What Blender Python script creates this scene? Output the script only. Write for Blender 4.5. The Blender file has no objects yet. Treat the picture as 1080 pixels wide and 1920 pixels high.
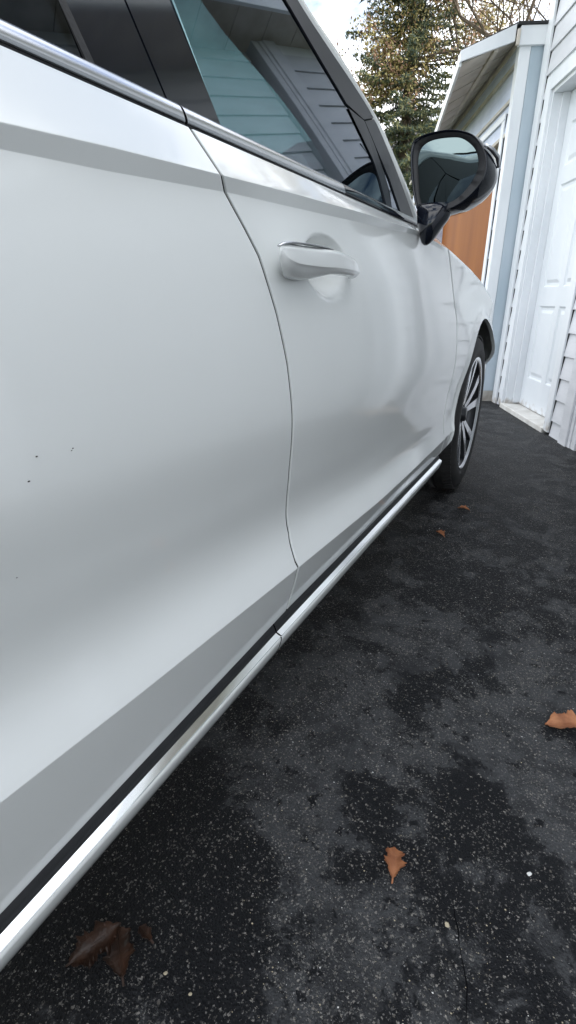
import bpy, bmesh, math, random
import numpy as np
from mathutils import Vector, Matrix
random.seed(7); RNG = np.random.default_rng(7)
scene = bpy.context.scene
COL = scene.collection

# ------------------------------------------------------------------ camera
CAM_H = 0.92
PITCH = math.atan(400/970); YAW = math.atan(550/math.hypot(970, 400))
cam_d = bpy.data.cameras.new('camera'); cam = bpy.data.objects.new('camera', cam_d); COL.objects.link(cam)
cam_d.sensor_fit = 'VERTICAL'; cam_d.sensor_height = 36.0; cam_d.sensor_width = 36.0
cam_d.lens = 36.0*970/1920
cam_d.clip_start = 0.02; cam_d.clip_end = 2000
cam.location = (0, 0, CAM_H)
cam.rotation_euler = (math.pi/2 - PITCH, 0, YAW)
scene.camera = cam

# ------------------------------------------------------------------ light
SUN_EL = math.radians(43); SUN_DIR = Vector((0.93, 0.32, 0)).normalized()
sun_vec = Vector((SUN_DIR.x*math.cos(SUN_EL), SUN_DIR.y*math.cos(SUN_EL), math.sin(SUN_EL)))
SUN_STRENGTH = 4.2; SKY_STRENGTH = 0.12; EXPOSURE = 1.12; CLOUD = 13.5
world = bpy.data.worlds.new('World'); scene.world = world; world.use_nodes = True
nt = world.node_tree; nt.nodes.clear()
w_out = nt.nodes.new('ShaderNodeOutputWorld'); w_bg = nt.nodes.new('ShaderNodeBackground')
w_sky = nt.nodes.new('ShaderNodeTexSky'); w_sky.sky_type = 'NISHITA'; w_sky.sun_disc = False
w_sky.sun_elevation = SUN_EL; w_sky.sun_rotation = math.atan2(SUN_DIR.x, SUN_DIR.y)
w_tc = nt.nodes.new('ShaderNodeTexCoord'); w_map = nt.nodes.new('ShaderNodeMapping')
w_map.inputs['Scale'].default_value = (1.0, 1.0, 2.0); w_map.inputs['Location'].default_value = (1.9, 0.7, 0.1)
w_n = nt.nodes.new('ShaderNodeTexNoise'); w_n.inputs['Scale'].default_value = 2.6
w_n.inputs['Detail'].default_value = 7; w_n.inputs['Roughness'].default_value = 0.55
w_r = nt.nodes.new('ShaderNodeValToRGB')
w_r.color_ramp.elements[0].position = 0.37; w_r.color_ramp.elements[1].position = 0.57
w_mix = nt.nodes.new('ShaderNodeMixRGB'); w_mix.inputs['Color2'].default_value = (CLOUD*0.97, CLOUD*0.985, CLOUD*1.0, 1)
nt.links.new(w_tc.outputs['Generated'], w_map.inputs['Vector']); nt.links.new(w_map.outputs[0], w_n.inputs['Vector'])
nt.links.new(w_n.outputs['Fac'], w_r.inputs['Fac']); nt.links.new(w_r.outputs['Color'], w_mix.inputs['Fac'])
nt.links.new(w_sky.outputs[0], w_mix.inputs['Color1']); nt.links.new(w_mix.outputs[0], w_bg.inputs['Color'])
w_bg.inputs['Strength'].default_value = SKY_STRENGTH
nt.links.new(w_bg.outputs[0], w_out.inputs['Surface'])
sun_d = bpy.data.lights.new('sun', 'SUN'); sun_o = bpy.data.objects.new('sun', sun_d); COL.objects.link(sun_o)
sun_d.energy = SUN_STRENGTH; sun_d.angle = math.radians(0.5); sun_d.color = (1.0, 0.95, 0.88)
sun_o.rotation_euler = (-sun_vec).to_track_quat('-Z', 'Y').to_euler(); sun_o.location = (6, 4, 12)
scene.view_settings.view_transform = 'Standard'; scene.view_settings.look = 'None'
scene.view_settings.exposure = EXPOSURE; scene.view_settings.gamma = 1; scene.view_settings.use_curve_mapping = False
scene.render.engine = 'CYCLES'
scene.cycles.max_bounces = 10; scene.cycles.transparent_max_bounces = 16; scene.cycles.use_denoising = True

# ------------------------------------------------------------------ materials
def principled(name, color, rough=0.5, metal=0.0, coat=0.0, coat_rough=0.03, spec=0.5):
    m = bpy.data.materials.new(name); m.use_nodes = True
    b = m.node_tree.nodes['Principled BSDF']
    b.inputs['Base Color'].default_value = (*color, 1); b.inputs['Roughness'].default_value = rough
    b.inputs['Metallic'].default_value = metal; b.inputs['Coat Weight'].default_value = coat
    b.inputs['Coat Roughness'].default_value = coat_rough; b.inputs['Specular IOR Level'].default_value = spec
    return m
def vary(m, color_a, color_b, scale=6.0, detail=4.0, stretch=(1, 1, 1), bump=0.0, bump_scale=None, lo=0.35, hi=0.65, rough=None):
    """noise variation of the base colour, and an optional fine bump"""
    t = m.node_tree; b = t.nodes['Principled BSDF']
    tc = t.nodes.new('ShaderNodeTexCoord'); mp = t.nodes.new('ShaderNodeMapping'); mp.inputs['Scale'].default_value = stretch
    n = t.nodes.new('ShaderNodeTexNoise'); n.inputs['Scale'].default_value = scale; n.inputs['Detail'].default_value = detail
    r = t.nodes.new('ShaderNodeValToRGB'); e = r.color_ramp.elements
    e[0].position = lo; e[1].position = hi; e[0].color = (*color_a, 1); e[1].color = (*color_b, 1)
    t.links.new(tc.outputs['Object'], mp.inputs['Vector']); t.links.new(mp.outputs[0], n.inputs['Vector'])
    t.links.new(n.outputs['Fac'], r.inputs['Fac']); t.links.new(r.outputs[0], b.inputs['Base Color'])
    if rough:
        mr = t.nodes.new('ShaderNodeMapRange'); mr.inputs['To Min'].default_value = rough[0]; mr.inputs['To Max'].default_value = rough[1]
        t.links.new(n.outputs['Fac'], mr.inputs['Value']); t.links.new(mr.outputs[0], b.inputs['Roughness'])
    if bump:
        n2 = t.nodes.new('ShaderNodeTexNoise'); n2.inputs['Scale'].default_value = bump_scale or scale*6; n2.inputs['Detail'].default_value = 5
        t.links.new(mp.outputs[0], n2.inputs['Vector'])
        bp = t.nodes.new('ShaderNodeBump'); bp.inputs['Strength'].default_value = bump; bp.inputs['Distance'].default_value = 0.01
        t.links.new(n2.outputs['Fac'], bp.inputs['Height']); t.links.new(bp.outputs[0], b.inputs['Normal'])
    return m
def glass_mat(name, tint, refl=1.0):
    m = bpy.data.materials.new(name); m.use_nodes = True; t = m.node_tree; t.nodes.clear()
    o = t.nodes.new('ShaderNodeOutputMaterial'); mx = t.nodes.new('ShaderNodeMixShader')
    tr = t.nodes.new('ShaderNodeBsdfTransparent'); tr.inputs['Color'].default_value = (*tint, 1)
    gl = t.nodes.new('ShaderNodeBsdfGlossy'); gl.inputs['Roughness'].default_value = 0.0
    gl.inputs['Color'].default_value = (.86*refl, .93*refl, refl*1.05, 1)
    fr = t.nodes.new('ShaderNodeFresnel'); fr.inputs['IOR'].default_value = 1.5
    ge = t.nodes.new('ShaderNodeNewGeometry'); mr = t.nodes.new('ShaderNodeMapRange')     # same Fresnel from both sides of the thin sheet
    mr.inputs['To Min'].default_value = 1.5; mr.inputs['To Max'].default_value = 1/1.5
    t.links.new(ge.outputs['Backfacing'], mr.inputs['Value']); t.links.new(mr.outputs[0], fr.inputs['IOR'])
    t.links.new(fr.outputs[0], mx.inputs[0]); t.links.new(tr.outputs[0], mx.inputs[1]); t.links.new(gl.outputs[0], mx.inputs[2])
    t.links.new(mx.outputs[0], o.inputs['Surface'])
    return m

M = {}
M['paint'] = principled('white car paint', (0.70, 0.715, 0.71), 0.36, coat=1.0, coat_rough=0.055)
vary(M['paint'], (0.735, 0.755, 0.745), (0.76, 0.78, 0.77), scale=3.0, rough=(0.3, 0.42))
M['gloss_black'] = principled('gloss black trim', (0.005, 0.007, 0.013), 0.06)
M['satin_black'] = principled('satin black trim', (0.012, 0.014, 0.020), 0.42, spec=0.3)
M['gap'] = principled('dull black seal', (0.008, 0.008, 0.009), 0.9, spec=0.0)
M['black_plastic'] = vary(principled('matt black plastic', (0.012, 0.013, 0.015), 0.55), (0.010, 0.011, 0.013), (0.016, 0.017, 0.019), 30, bump=0.1, bump_scale=400)
M['rubber'] = vary(principled('black rubber', (0.012, 0.012, 0.013), 0.7), (0.011, 0.011, 0.012), (0.028, 0.027, 0.026), 9, bump=0.15, bump_scale=160)
M['chrome'] = principled('bright chrome trim', (0.93, 0.94, 0.95), 0.10, metal=1.0)
M['satin'] = principled('satin silver trim', (0.60, 0.61, 0.63), 0.22, metal=1.0)
M['alloy'] = principled('machined alloy', (0.75, 0.76, 0.78), 0.2, metal=1.0)
M['alloy_dark'] = principled('dark alloy', (0.03, 0.032, 0.036), 0.3, metal=0.4)
M['glass_front'] = glass_mat('tinted teal car glass', (0.17, 0.235, 0.25))
M['glass_rear'] = glass_mat('privacy car glass', (0.05, 0.055, 0.065))
M['glass_shield'] = glass_mat('windscreen glass', (0.78, 0.88, 0.86))
M['mirror'] = principled('dimmed mirror glass', (0.135, 0.175, 0.18), 0.0, metal=1.0)
M['interior'] = vary(principled('dark interior', (0.012, 0.012, 0.013), 0.8), (0.010, 0.010, 0.011), (0.02, 0.02, 0.021), 20)
M['siding'] = vary(principled('pale vinyl siding', (0.60, 0.61, 0.64), 0.5), (0.56, 0.575, 0.605), (0.64, 0.65, 0.68), 4, stretch=(0.6, 0.6, 3), bump=0.12, bump_scale=60, rough=(0.4, 0.6))
M['siding_wing'] = vary(principled('pale blue board siding', (0.52, 0.58, 0.70), 0.5), (0.45, 0.51, 0.64), (0.56, 0.62, 0.74), 7, stretch=(0.6, 0.6, 2), bump=0.12, bump_scale=60)
M['return'] = vary(principled('shaded siding end panel', (0.42, 0.50, 0.56), 0.55), (0.38, 0.46, 0.52), (0.46, 0.53, 0.59), 4, stretch=(1, 1, 0.4))  # wing siding darkened: shade on this face painted into its colour
M['trim'] = vary(principled('white trim paint', (0.72, 0.75, 0.78), 0.45), (0.66, 0.69, 0.72), (0.75, 0.775, 0.80), 5, stretch=(1, 1, 0.3), bump=0.06, bump_scale=70)
M['door_white'] = vary(principled('white door paint', (0.72, 0.75, 0.78), 0.38), (0.64, 0.675, 0.71), (0.71, 0.74, 0.77), 3, stretch=(1, 1, 0.4), bump=0.04, bump_scale=80)
M['overhead'] = vary(principled('grey overhead door', (0.30, 0.32, 0.33), 0.5), (0.27, 0.29, 0.30), (0.33, 0.35, 0.36), 4)
M['soffit'] = vary(principled('beige soffit', (0.50, 0.46, 0.40), 0.6), (0.42, 0.385, 0.33), (0.55, 0.51, 0.45), 6)
M['wood'] = vary(principled('orange brown wood', (0.27, 0.088, 0.014), 0.6, spec=0.15), (0.23, 0.072, 0.012), (0.31, 0.104, 0.017), 1.6, stretch=(2, 2, 0.35), bump=0.12, bump_scale=40)
M['concrete'] = vary(principled('concrete', (0.42, 0.40, 0.36), 0.85), (0.30, 0.28, 0.25), (0.50, 0.48, 0.44), 12, bump=0.4, bump_scale=120)
M['sill_conc'] = vary(principled('pale sill', (0.58, 0.57, 0.53), 0.7), (0.50, 0.485, 0.45), (0.64, 0.63, 0.60), 10, bump=0.2, bump_scale=120)
M['stone'] = vary(principled('sandstone block', (0.30, 0.23, 0.18), 0.85), (0.22, 0.17, 0.135), (0.36, 0.29, 0.23), 14, bump=0.4, bump_scale=90)
M['shingle'] = vary(principled('dark shingles', (0.05, 0.05, 0.052), 0.9), (0.035, 0.035, 0.037), (0.08, 0.078, 0.075), 25, bump=0.4, bump_scale=140)
M['bark'] = vary(principled('bark', (0.10, 0.075, 0.055), 0.9), (0.06, 0.045, 0.033), (0.15, 0.115, 0.085), 12, bump=0.5, bump_scale=60)
M['grass'] = vary(principled('lawn', (0.06, 0.09, 0.03), 0.9), (0.05, 0.075, 0.025), (0.10, 0.105, 0.045), 1.5, bump=0.5, bump_scale=30)
M['tan_siding'] = vary(principled('tan siding', (0.40, 0.37, 0.30), 0.7), (0.36, 0.33, 0.27), (0.44, 0.41, 0.34), 3)
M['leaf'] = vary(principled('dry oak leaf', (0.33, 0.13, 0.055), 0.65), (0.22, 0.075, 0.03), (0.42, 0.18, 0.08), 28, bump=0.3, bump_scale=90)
M['leaf_shade'] = vary(principled('shaded oak leaf', (0.07, 0.03, 0.018), 0.5), (0.022, 0.012, 0.008), (0.060, 0.028, 0.016), 28, bump=0.3, bump_scale=90)  # oak leaf darkened, painting in the shade beside the car
M['pebble_white'] = principled('white pebble', (0.75, 0.75, 0.73), 0.6)
M['pebble_tan'] = principled('tan pebble', (0.48, 0.42, 0.30), 0.7)
M['pebble_grey'] = principled('grey pebble', (0.22, 0.22, 0.22), 0.7)
M['dirt'] = principled('dirt', (0.05, 0.045, 0.04), 0.9)
M['spruce_a'] = principled('dark blue green needles', (0.065, 0.100, 0.075), 0.7)
M['spruce_b'] = principled('green needles', (0.135, 0.150, 0.065), 0.7)
M['spruce_c'] = principled('yellow green tips', (0.24, 0.225, 0.09), 0.7)
M['bud_a'] = principled('olive buds', (0.30, 0.235, 0.085), 0.75)
M['bud_b'] = principled('brown red buds', (0.31, 0.185, 0.12), 0.8)
M['bud_c'] = principled('pale green buds', (0.36, 0.32, 0.13), 0.75)

def weather(m, top=.22, col=(0.30, 0.25, 0.19)):
    t = m.node_tree; b = t.nodes['Principled BSDF']; src = b.inputs['Base Color'].links[0].from_socket
    tc = t.nodes.new('ShaderNodeTexCoord'); sx = t.nodes.new('ShaderNodeSeparateXYZ'); t.links.new(tc.outputs['Object'], sx.inputs[0])
    n = t.nodes.new('ShaderNodeTexNoise'); n.inputs['Scale'].default_value = 14; n.inputs['Detail'].default_value = 6; t.links.new(tc.outputs['Object'], n.inputs['Vector'])
    mr = t.nodes.new('ShaderNodeMapRange'); mr.inputs['From Min'].default_value = 0; mr.inputs['From Max'].default_value = top; mr.inputs['To Min'].default_value = .25; mr.inputs['To Max'].default_value = -.25; t.links.new(sx.outputs['Z'], mr.inputs['Value'])
    ad = t.nodes.new('ShaderNodeMath'); ad.operation = 'ADD'; t.links.new(n.outputs['Fac'], ad.inputs[0]); t.links.new(mr.outputs[0], ad.inputs[1])
    r = t.nodes.new('ShaderNodeValToRGB'); r.color_ramp.elements[0].position = .56; r.color_ramp.elements[1].position = .80; r.color_ramp.elements[1].color = (.75, .75, .75, 1); t.links.new(ad.outputs[0], r.inputs['Fac'])
    mx = t.nodes.new('ShaderNodeMixRGB'); mx.inputs['Color2'].default_value = (*col, 1); t.links.new(r.outputs['Color'], mx.inputs['Fac']); t.links.new(src, mx.inputs['Color1']); t.links.new(mx.outputs[0], b.inputs['Base Color'])
for k_ in ('trim', 'door_white', 'return'): weather(M[k_])
def asphalt():
    m = bpy.data.materials.new('worn sealed asphalt'); m.use_nodes = True; t = m.node_tree; L = t.links.new
    b = t.nodes['Principled BSDF']
    tc = t.nodes.new('ShaderNodeTexCoord')
    def noise(scale, detail=5, rough=0.55, dist=0.0):
        n = t.nodes.new('ShaderNodeTexNoise'); n.inputs['Scale'].default_value = scale; n.inputs['Detail'].default_value = detail
        n.inputs['Roughness'].default_value = rough; n.inputs['Distortion'].default_value = dist; L(tc.outputs['Object'], n.inputs['Vector']); return n.outputs['Fac']
    def ramp(src, a, bb, ca=(0, 0, 0), cb=(1, 1, 1)):
        r = t.nodes.new('ShaderNodeValToRGB'); e = r.color_ramp.elements; e[0].position = a; e[1].position = bb
        e[0].color = (*ca, 1); e[1].color = (*cb, 1); L(src, r.inputs['Fac']); return r.outputs['Color']
    def mix(f, a, bb, typ='MIX'):
        x = t.nodes.new('ShaderNodeMixRGB'); x.blend_type = typ
        for s, v in ((0, f), (1, a), (2, bb)):
            if isinstance(v, (int, float)): x.inputs[s].default_value = v
            elif isinstance(v, tuple): x.inputs[s].default_value = (*v, 1)
            else: L(v, x.inputs[s])
        return x.outputs[0]
    def math_(op, a, bb):
        x = t.nodes.new('ShaderNodeMath'); x.operation = op
        for s, v in ((0, a), (1, bb)):
            if isinstance(v, (int, float)): x.inputs[s].default_value = v
            else: L(v, x.inputs[s])
        return x.outputs[0]
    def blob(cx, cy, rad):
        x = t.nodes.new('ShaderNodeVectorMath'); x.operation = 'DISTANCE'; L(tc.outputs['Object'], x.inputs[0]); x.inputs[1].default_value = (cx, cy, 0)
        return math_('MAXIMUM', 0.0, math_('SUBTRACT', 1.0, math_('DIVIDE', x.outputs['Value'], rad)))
    wear_shade = noise(7.0, 12, 0.74, 0.3)
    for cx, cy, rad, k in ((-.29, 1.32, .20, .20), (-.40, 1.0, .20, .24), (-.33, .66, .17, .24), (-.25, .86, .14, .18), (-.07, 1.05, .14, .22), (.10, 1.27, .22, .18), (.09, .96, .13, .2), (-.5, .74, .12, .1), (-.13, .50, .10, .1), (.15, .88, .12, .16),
                           (.0, .79, .12, -.17), (-.17, 1.10, .11, -.12), (-.20, .74, .10, -.12), (-.42, .43, .16, -.25), (-.02, .62, .12, -.08), (-.2, 1.68, .25, -.12), (-.5, .4, .3, -.2)):  # dark blobs along the sill paint the car's contact shade
        wear_shade = math_('ADD', wear_shade, math_('MULTIPLY', blob(cx, cy, rad), k))
    worn = mix(0.40, ramp(wear_shade, 0.494, 0.520), ramp(wear_shade, 0.43, 0.62))
    pits = ramp(noise(26, 4, 0.6), 0.36, 0.40)
    worn = mix(1.0, worn, pits, 'MULTIPLY')                 # sealer worn off in patches; shade by the sill painted in too
    worn2 = mix(ramp(noise(11.0, 9, 0.68), 0.44, 0.52), (0.5, 0.5, 0.5), (1, 1, 1))
    patch = mix(1.0, worn, worn2, 'MULTIPLY')
    fine = noise(260, 4, 0.7)
    jn = t.nodes.new('ShaderNodeTexNoise'); jn.inputs['Scale'].default_value = 420; jn.inputs['Detail'].default_value = 2; L(tc.outputs['Object'], jn.inputs['Vector'])
    jm = t.nodes.new('ShaderNodeVectorMath'); jm.operation = 'MULTIPLY_ADD'; jm.inputs[1].default_value = (.0075, .0075, .0075); L(jn.outputs['Color'], jm.inputs[0]); L(tc.outputs['Object'], jm.inputs[2])
    seal = mix(fine, (0.0038, 0.0042, 0.0052), (0.014, 0.015, 0.018))
    old = mix(fine, (0.030, 0.032, 0.035), (0.102, 0.104, 0.108))
    base = mix(patch, seal, old)
    col = base; height = fine
    dens = math_('MULTIPLY', ramp(noise(6.3, 5, 0.65, 0.3), 0.34, 0.62), math_('ADD', math_('MULTIPLY', patch, 0.55), 0.45))
    for sc, thr, amt, ca, cb in ((210, 0.26, 0.9, (0.07, 0.066, 0.06), (0.34, 0.32, 0.29)), (120, 0.15, 0.5, (0.09, 0.08, 0.065), (0.40, 0.37, 0.33)), (360, 0.36, 0.85, (0.05, 0.05, 0.05), (0.30, 0.29, 0.275))):
        v = t.nodes.new('ShaderNodeTexVoronoi'); v.inputs['Scale'].default_value = sc; L(jm.outputs[0], v.inputs['Vector'])
        sep = t.nodes.new('ShaderNodeSeparateColor'); L(v.outputs['Color'], sep.inputs[0])
        spot = math_('LESS_THAN', v.outputs['Distance'], math_('MULTIPLY', thr*1.9, sep.outputs[0]))
        pick = math_('GREATER_THAN', sep.outputs[1], math_('SUBTRACT', 0.94, math_('MULTIPLY', dens, 0.62)))
        f = math_('MULTIPLY', math_('MULTIPLY', spot, pick), amt)
        col = mix(f, col, mix(sep.outputs[2], ca, cb))
        height = math_('ADD', height, math_('MULTIPLY', f, 0.8))
    v2 = t.nodes.new('ShaderNodeTexVoronoi'); v2.inputs['Scale'].default_value = 230; L(tc.outputs['Object'], v2.inputs['Vector'])
    height = math_('ADD', height, math_('MULTIPLY', v2.outputs['Distance'], 0.9))
    L(col, b.inputs['Base Color'])
    rr = mix(patch, (0.50, 0.50, 0.50), (0.82, 0.82, 0.82)); L(rr, b.inputs['Roughness'])
    b.inputs['Specular IOR Level'].default_value = 0.14
    bp = t.nodes.new('ShaderNodeBump'); bp.inputs['Strength'].default_value = 1.0; bp.inputs['Distance'].default_value = 0.0028
    L(height, bp.inputs['Height']); L(bp.outputs[0], b.inputs['Normal'])
    return m
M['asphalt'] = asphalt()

# ------------------------------------------------------------------ helpers
def link(name, verts, faces, mat, parent=None, smooth=False, mats=None, fmat=None):
    me = bpy.data.meshes.new(name); me.from_pydata([tuple(v) for v in verts], [], [tuple(f) for f in faces])
    for m in (mats or [mat]): me.materials.append(m)
    if fmat is not None: me.polygons.foreach_set('material_index', fmat)
    if smooth: me.polygons.foreach_set('use_smooth', [True]*len(me.polygons))
    me.update()
    o = bpy.data.objects.new(name, me); COL.objects.link(o)
    if parent: o.parent = parent
    return o
def fix_normals(o):
    bm = bmesh.new(); bm.from_mesh(o.data); bmesh.ops.recalc_face_normals(bm, faces=bm.faces); bm.to_mesh(o.data); bm.free(); return o
def bevel(o, w=0.004, seg=2, angle=40):
    bm = bmesh.new(); bm.from_mesh(o.data)
    es = [e for e in bm.edges if len(e.link_faces) == 2 and e.calc_face_angle(0) > math.radians(angle)]
    bmesh.ops.bevel(bm, geom=es, offset=w, segments=seg, affect='EDGES', profile=0.5)
    bm.to_mesh(o.data); bm.free(); return o
def empty(name, loc=(0, 0, 0)):
    o = bpy.data.objects.new(name, None); COL.objects.link(o); o.location = loc; o.empty_display_size = 0.1; return o
def tag(o, label=None, cat=None, group=None, kind=None):
    if label: o['label'] = label
    if cat: o['category'] = cat
    if group: o['group'] = group
    if kind: o['kind'] = kind
    return o
class MB:
    def __init__(s): s.v = []; s.f = []
    def add(s, vs, fs):
        k = len(s.v); s.v += [tuple(v) for v in vs]; s.f += [tuple(i+k for i in f) for f in fs]
    def hexa(s, p):   # 8 points: bottom 4 ccw, top 4 ccw
        s.add(p, [(3, 2, 1, 0), (4, 5, 6, 7), (0, 1, 5, 4), (1, 2, 6, 5), (2, 3, 7, 6), (3, 0, 4, 7)])
    def box(s, a, b):
        (x0, y0, z0), (x1, y1, z1) = a, b
        s.hexa([(x0, y0, z0), (x1, y0, z0), (x1, y1, z0), (x0, y1, z0), (x0, y0, z1), (x1, y0, z1), (x1, y1, z1), (x0, y1, z1)])
    def tube(s, pts, rad, seg=8, cap=True):
        pts = [Vector(p) for p in pts]; rings = []
        for i, p in enumerate(pts):
            d = (pts[min(i+1, len(pts)-1)]-pts[max(i-1, 0)]).normalized()
            a = d.orthogonal().normalized() if abs(d.z) > 0.95 else d.cross(Vector((0, 0, 1))).normalized()
            b = d.cross(a); r = rad[i] if hasattr(rad, '__len__') else rad
            rings.append([p + (a*math.cos(t)+b*math.sin(t))*r for t in [2*math.pi*k/seg for k in range(seg)]])
        vs = [q for R in rings for q in R]; fs = []
        for i in range(len(pts)-1):
            for k in range(seg):
                fs.append((i*seg+k, i*seg+(k+1) % seg, (i+1)*seg+(k+1) % seg, (i+1)*seg+k))
        if cap: fs += [tuple(range(seg)), tuple(range((len(pts)-1)*seg, len(pts)*seg))]
        s.add(vs, fs)
    def build(s, name, mat, parent=None, smooth=False, nb=False, bev=0):
        o = link(name, s.v, s.f, mat, parent, smooth)
        fix_normals(o)
        if bev: bevel(o, bev)
        return o
def grid_faces(nr, nc, off=0):
    return [(off+i*nc+j, off+i*nc+j+1, off+(i+1)*nc+j+1, off+(i+1)*nc+j) for i in range(nr-1) for j in range(nc-1)]
def lathe(prof, seg=64):     # prof: list of (r, x) round the X axis
    vs = []; fs = []
    n = len(prof)
    for k in range(seg):
        a = 2*math.pi*k/seg
        vs += [(x, r*math.cos(a), r*math.sin(a)) for r, x in prof]
    for k in range(seg):
        for i in range(n-1):
            fs.append((k*n+i, ((k+1) % seg)*n+i, ((k+1) % seg)*n+i+1, k*n+i+1))
    return vs, fs
def smoothstep(t): t = np.clip(t, 0, 1); return t*t*(3-2*t)
def interp(pts, x):
    xs = [p[0] for p in pts]; ys = [p[1] for p in pts]; return np.interp(x, xs, ys)
def spline(pts, n=80):
    """densely resampled smooth curve through (y,z) points (Catmull-Rom)"""
    P = [np.array(p, float) for p in pts]; P = [2*P[0]-P[1]] + P + [2*P[-1]-P[-2]]; out = []
    m = len(P)-3; per = max(2, n//m)
    for i in range(m):
        p0, p1, p2, p3 = P[i:i+4]
        for k in range(per):
            t = k/per; out.append(0.5*((2*p1)+(-p0+p2)*t+(2*p0-5*p1+4*p2-p3)*t*t+(-p0+3*p1-3*p2+p3)*t**3))
    out.append(P[-2]); return [tuple(o) for o in out]

# ------------------------------------------------------------------ ground
def ground_sheet(name, x0, x1, y0, y1, z, mat, nx=2, ny=2):
    xs = np.linspace(x0, x1, nx); ys = np.linspace(y0, y1, ny)
    o = link(name, [(x, y, z) for y in ys for x in xs], grid_faces(ny, nx), mat)
    return tag(o, kind='structure')
ground_sheet('ground', -400, 400, -400, 400, -0.006, M['grass'])
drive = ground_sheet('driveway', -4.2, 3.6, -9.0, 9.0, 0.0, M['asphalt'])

# ------------------------------------------------------------------ house frame: s along the wall, n out of it
HA = math.radians(23.8); HU = Vector((-math.sin(HA), math.cos(HA), 0)); HN = Vector((-math.cos(HA), -math.sin(HA), 0))
H_MAT = Matrix(((HU.x, HN.x, 0, 0), (HU.y, HN.y, 0, 0), (0, 0, 1, 0), (0, 0, 0, 1)))
def house_empty(name):
    e = empty(name); e.matrix_world = H_MAT; return e
def hbox(name, s0, s1, n0, n1, z0, z1, mat, parent, bev=0.0):
    b = MB(); b.box((s0, n0, z0), (s1, n1, z1)); return b.build(name, mat, parent, bev=bev)
_board_cache = {}
def siding_board(s0, s1, n, z, expo, mat, parent, lip=0.0155):
    """one lapped board: bottom edge proud, top tucked in"""
    key = (round(s1-s0, 4), expo, mat.name, lip)
    if key not in _board_cache:
        L = s1-s0; b = MB(); t = 0.012
        b.hexa([(0, 0, 0), (L, 0, 0), (L, lip, 0), (0, lip, 0), (0, 0, expo-.0015), (L, 0, expo-.0015), (L, 0.002, expo-.0015), (0, 0.002, expo-.0015)])
        o = b.build('siding_board', mat, parent, bev=0.0015); _board_cache[key] = o
    else:
        o = _board_cache[key].copy(); COL.objects.link(o); o.parent = parent
    o.location = (s0, n, z); return o

house = house_empty('house')
tag(house, 'pale grey lap-sided house wall with a white six-panel door beside the driveway', 'house')
NW = -1.655      # siding backing plane of the door wall
EX = 0.149; Z0 = 0.108
hbox('wall', 3.42, 5.16, NW-0.25, NW-0.002, 0.06, 3.32, M['siding'], house) if False else None
# wall bodies behind the boards (with the door opening left free)
for (a, b_, z0, z1) in ((4.965, 5.14, 0.0, 3.32), (3.40, 3.86, 0.0, 3.32), (3.86, 4.965, 2.40, 3.32)):
    hbox('wall', a, b_, NW-0.22, NW, z0 + 0.03, z1, M['trim'], house)
# courses
for k in range(-1, 22):
    z = Z0 + k*EX
    if z > 3.2: break
    if z + EX < 2.47:
        siding_board(5.00, 5.047, NW, z, EX, M['siding'], house)
        siding_board(3.625, 3.812, NW, z, EX, M['siding'], house)
    elif z >= 2.46:
        siding_board(3.625, 5.047, NW, z, EX, M['siding'], house)
siding_board(5.00, 5.047, NW, Z0+15*EX, EX, M['siding'], house); siding_board(3.625, 3.812, NW, Z0+15*EX, EX, M['siding'], house)
# corner boards
hbox('corner_board', 5.05, 5.16, NW-0.02, NW+0.030, 0.0, 3.32, M['trim'], house, 0.003)
hbox('corner_board', 3.50, 3.62, NW-0.1, NW+0.030, -0.04, 3.32, M['siding'], house, 0.006)
for ns in (NW+0.018, NW+0.008):
    hbox('corner_bead', 3.46, 3.499, ns-0.10, ns, -0.04, 3.32, M['siding'], house, 0.003) if ns > NW+0.01 else None
hbox('end_panel', 3.40, 3.458, NW-0.098, NW+0.012, -0.045, 3.32, M['siding'], house, 0.002)
# black strips painting the shade inside the channels at the board ends
hbox('channel_shade', 5.0475, 5.0498, NW, NW+.0125, .02, 3.31, M['black_plastic'], house)
hbox('channel_shade', 3.8122, 3.8148, NW, NW+.0125, .02, 2.46, M['black_plastic'], house)
# casing
hbox('casing', 4.885, 4.985, NW, NW+0.026, 0.02, 2.455, M['trim'], house, 0.003)
hbox('casing', 3.815, 3.905, NW, NW+0.026, 0.02, 2.455, M['trim'], house, 0.003)
hbox('casing', 3.906, 4.884, NW, NW+0.025, 2.36, 2.455, M['trim'], house, 0.003)
# jambs
hbox('jamb', 4.865, 4.884, NW-0.16, NW+0.004, 0.03, 2.36, M['trim'], house, 0.002)
hbox('jamb', 3.906, 3.925, NW-0.16, NW+0.004, 0.03, 2.36, M['trim'], house, 0.002)
hbox('jamb', 3.926, 4.864, NW-0.16, NW+0.004, 2.335, 2.36, M['trim'], house, 0.002)
hbox('door_stop', 4.84, 4.864, NW-0.115, NW-0.06, 0.05, 2.334, M['trim'], house, 0.002)
hbox('door_sill', 3.90, 4.90, NW-0.16, NW+0.035, -0.02, 0.038, M['sill_conc'], house, 0.006)
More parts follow.
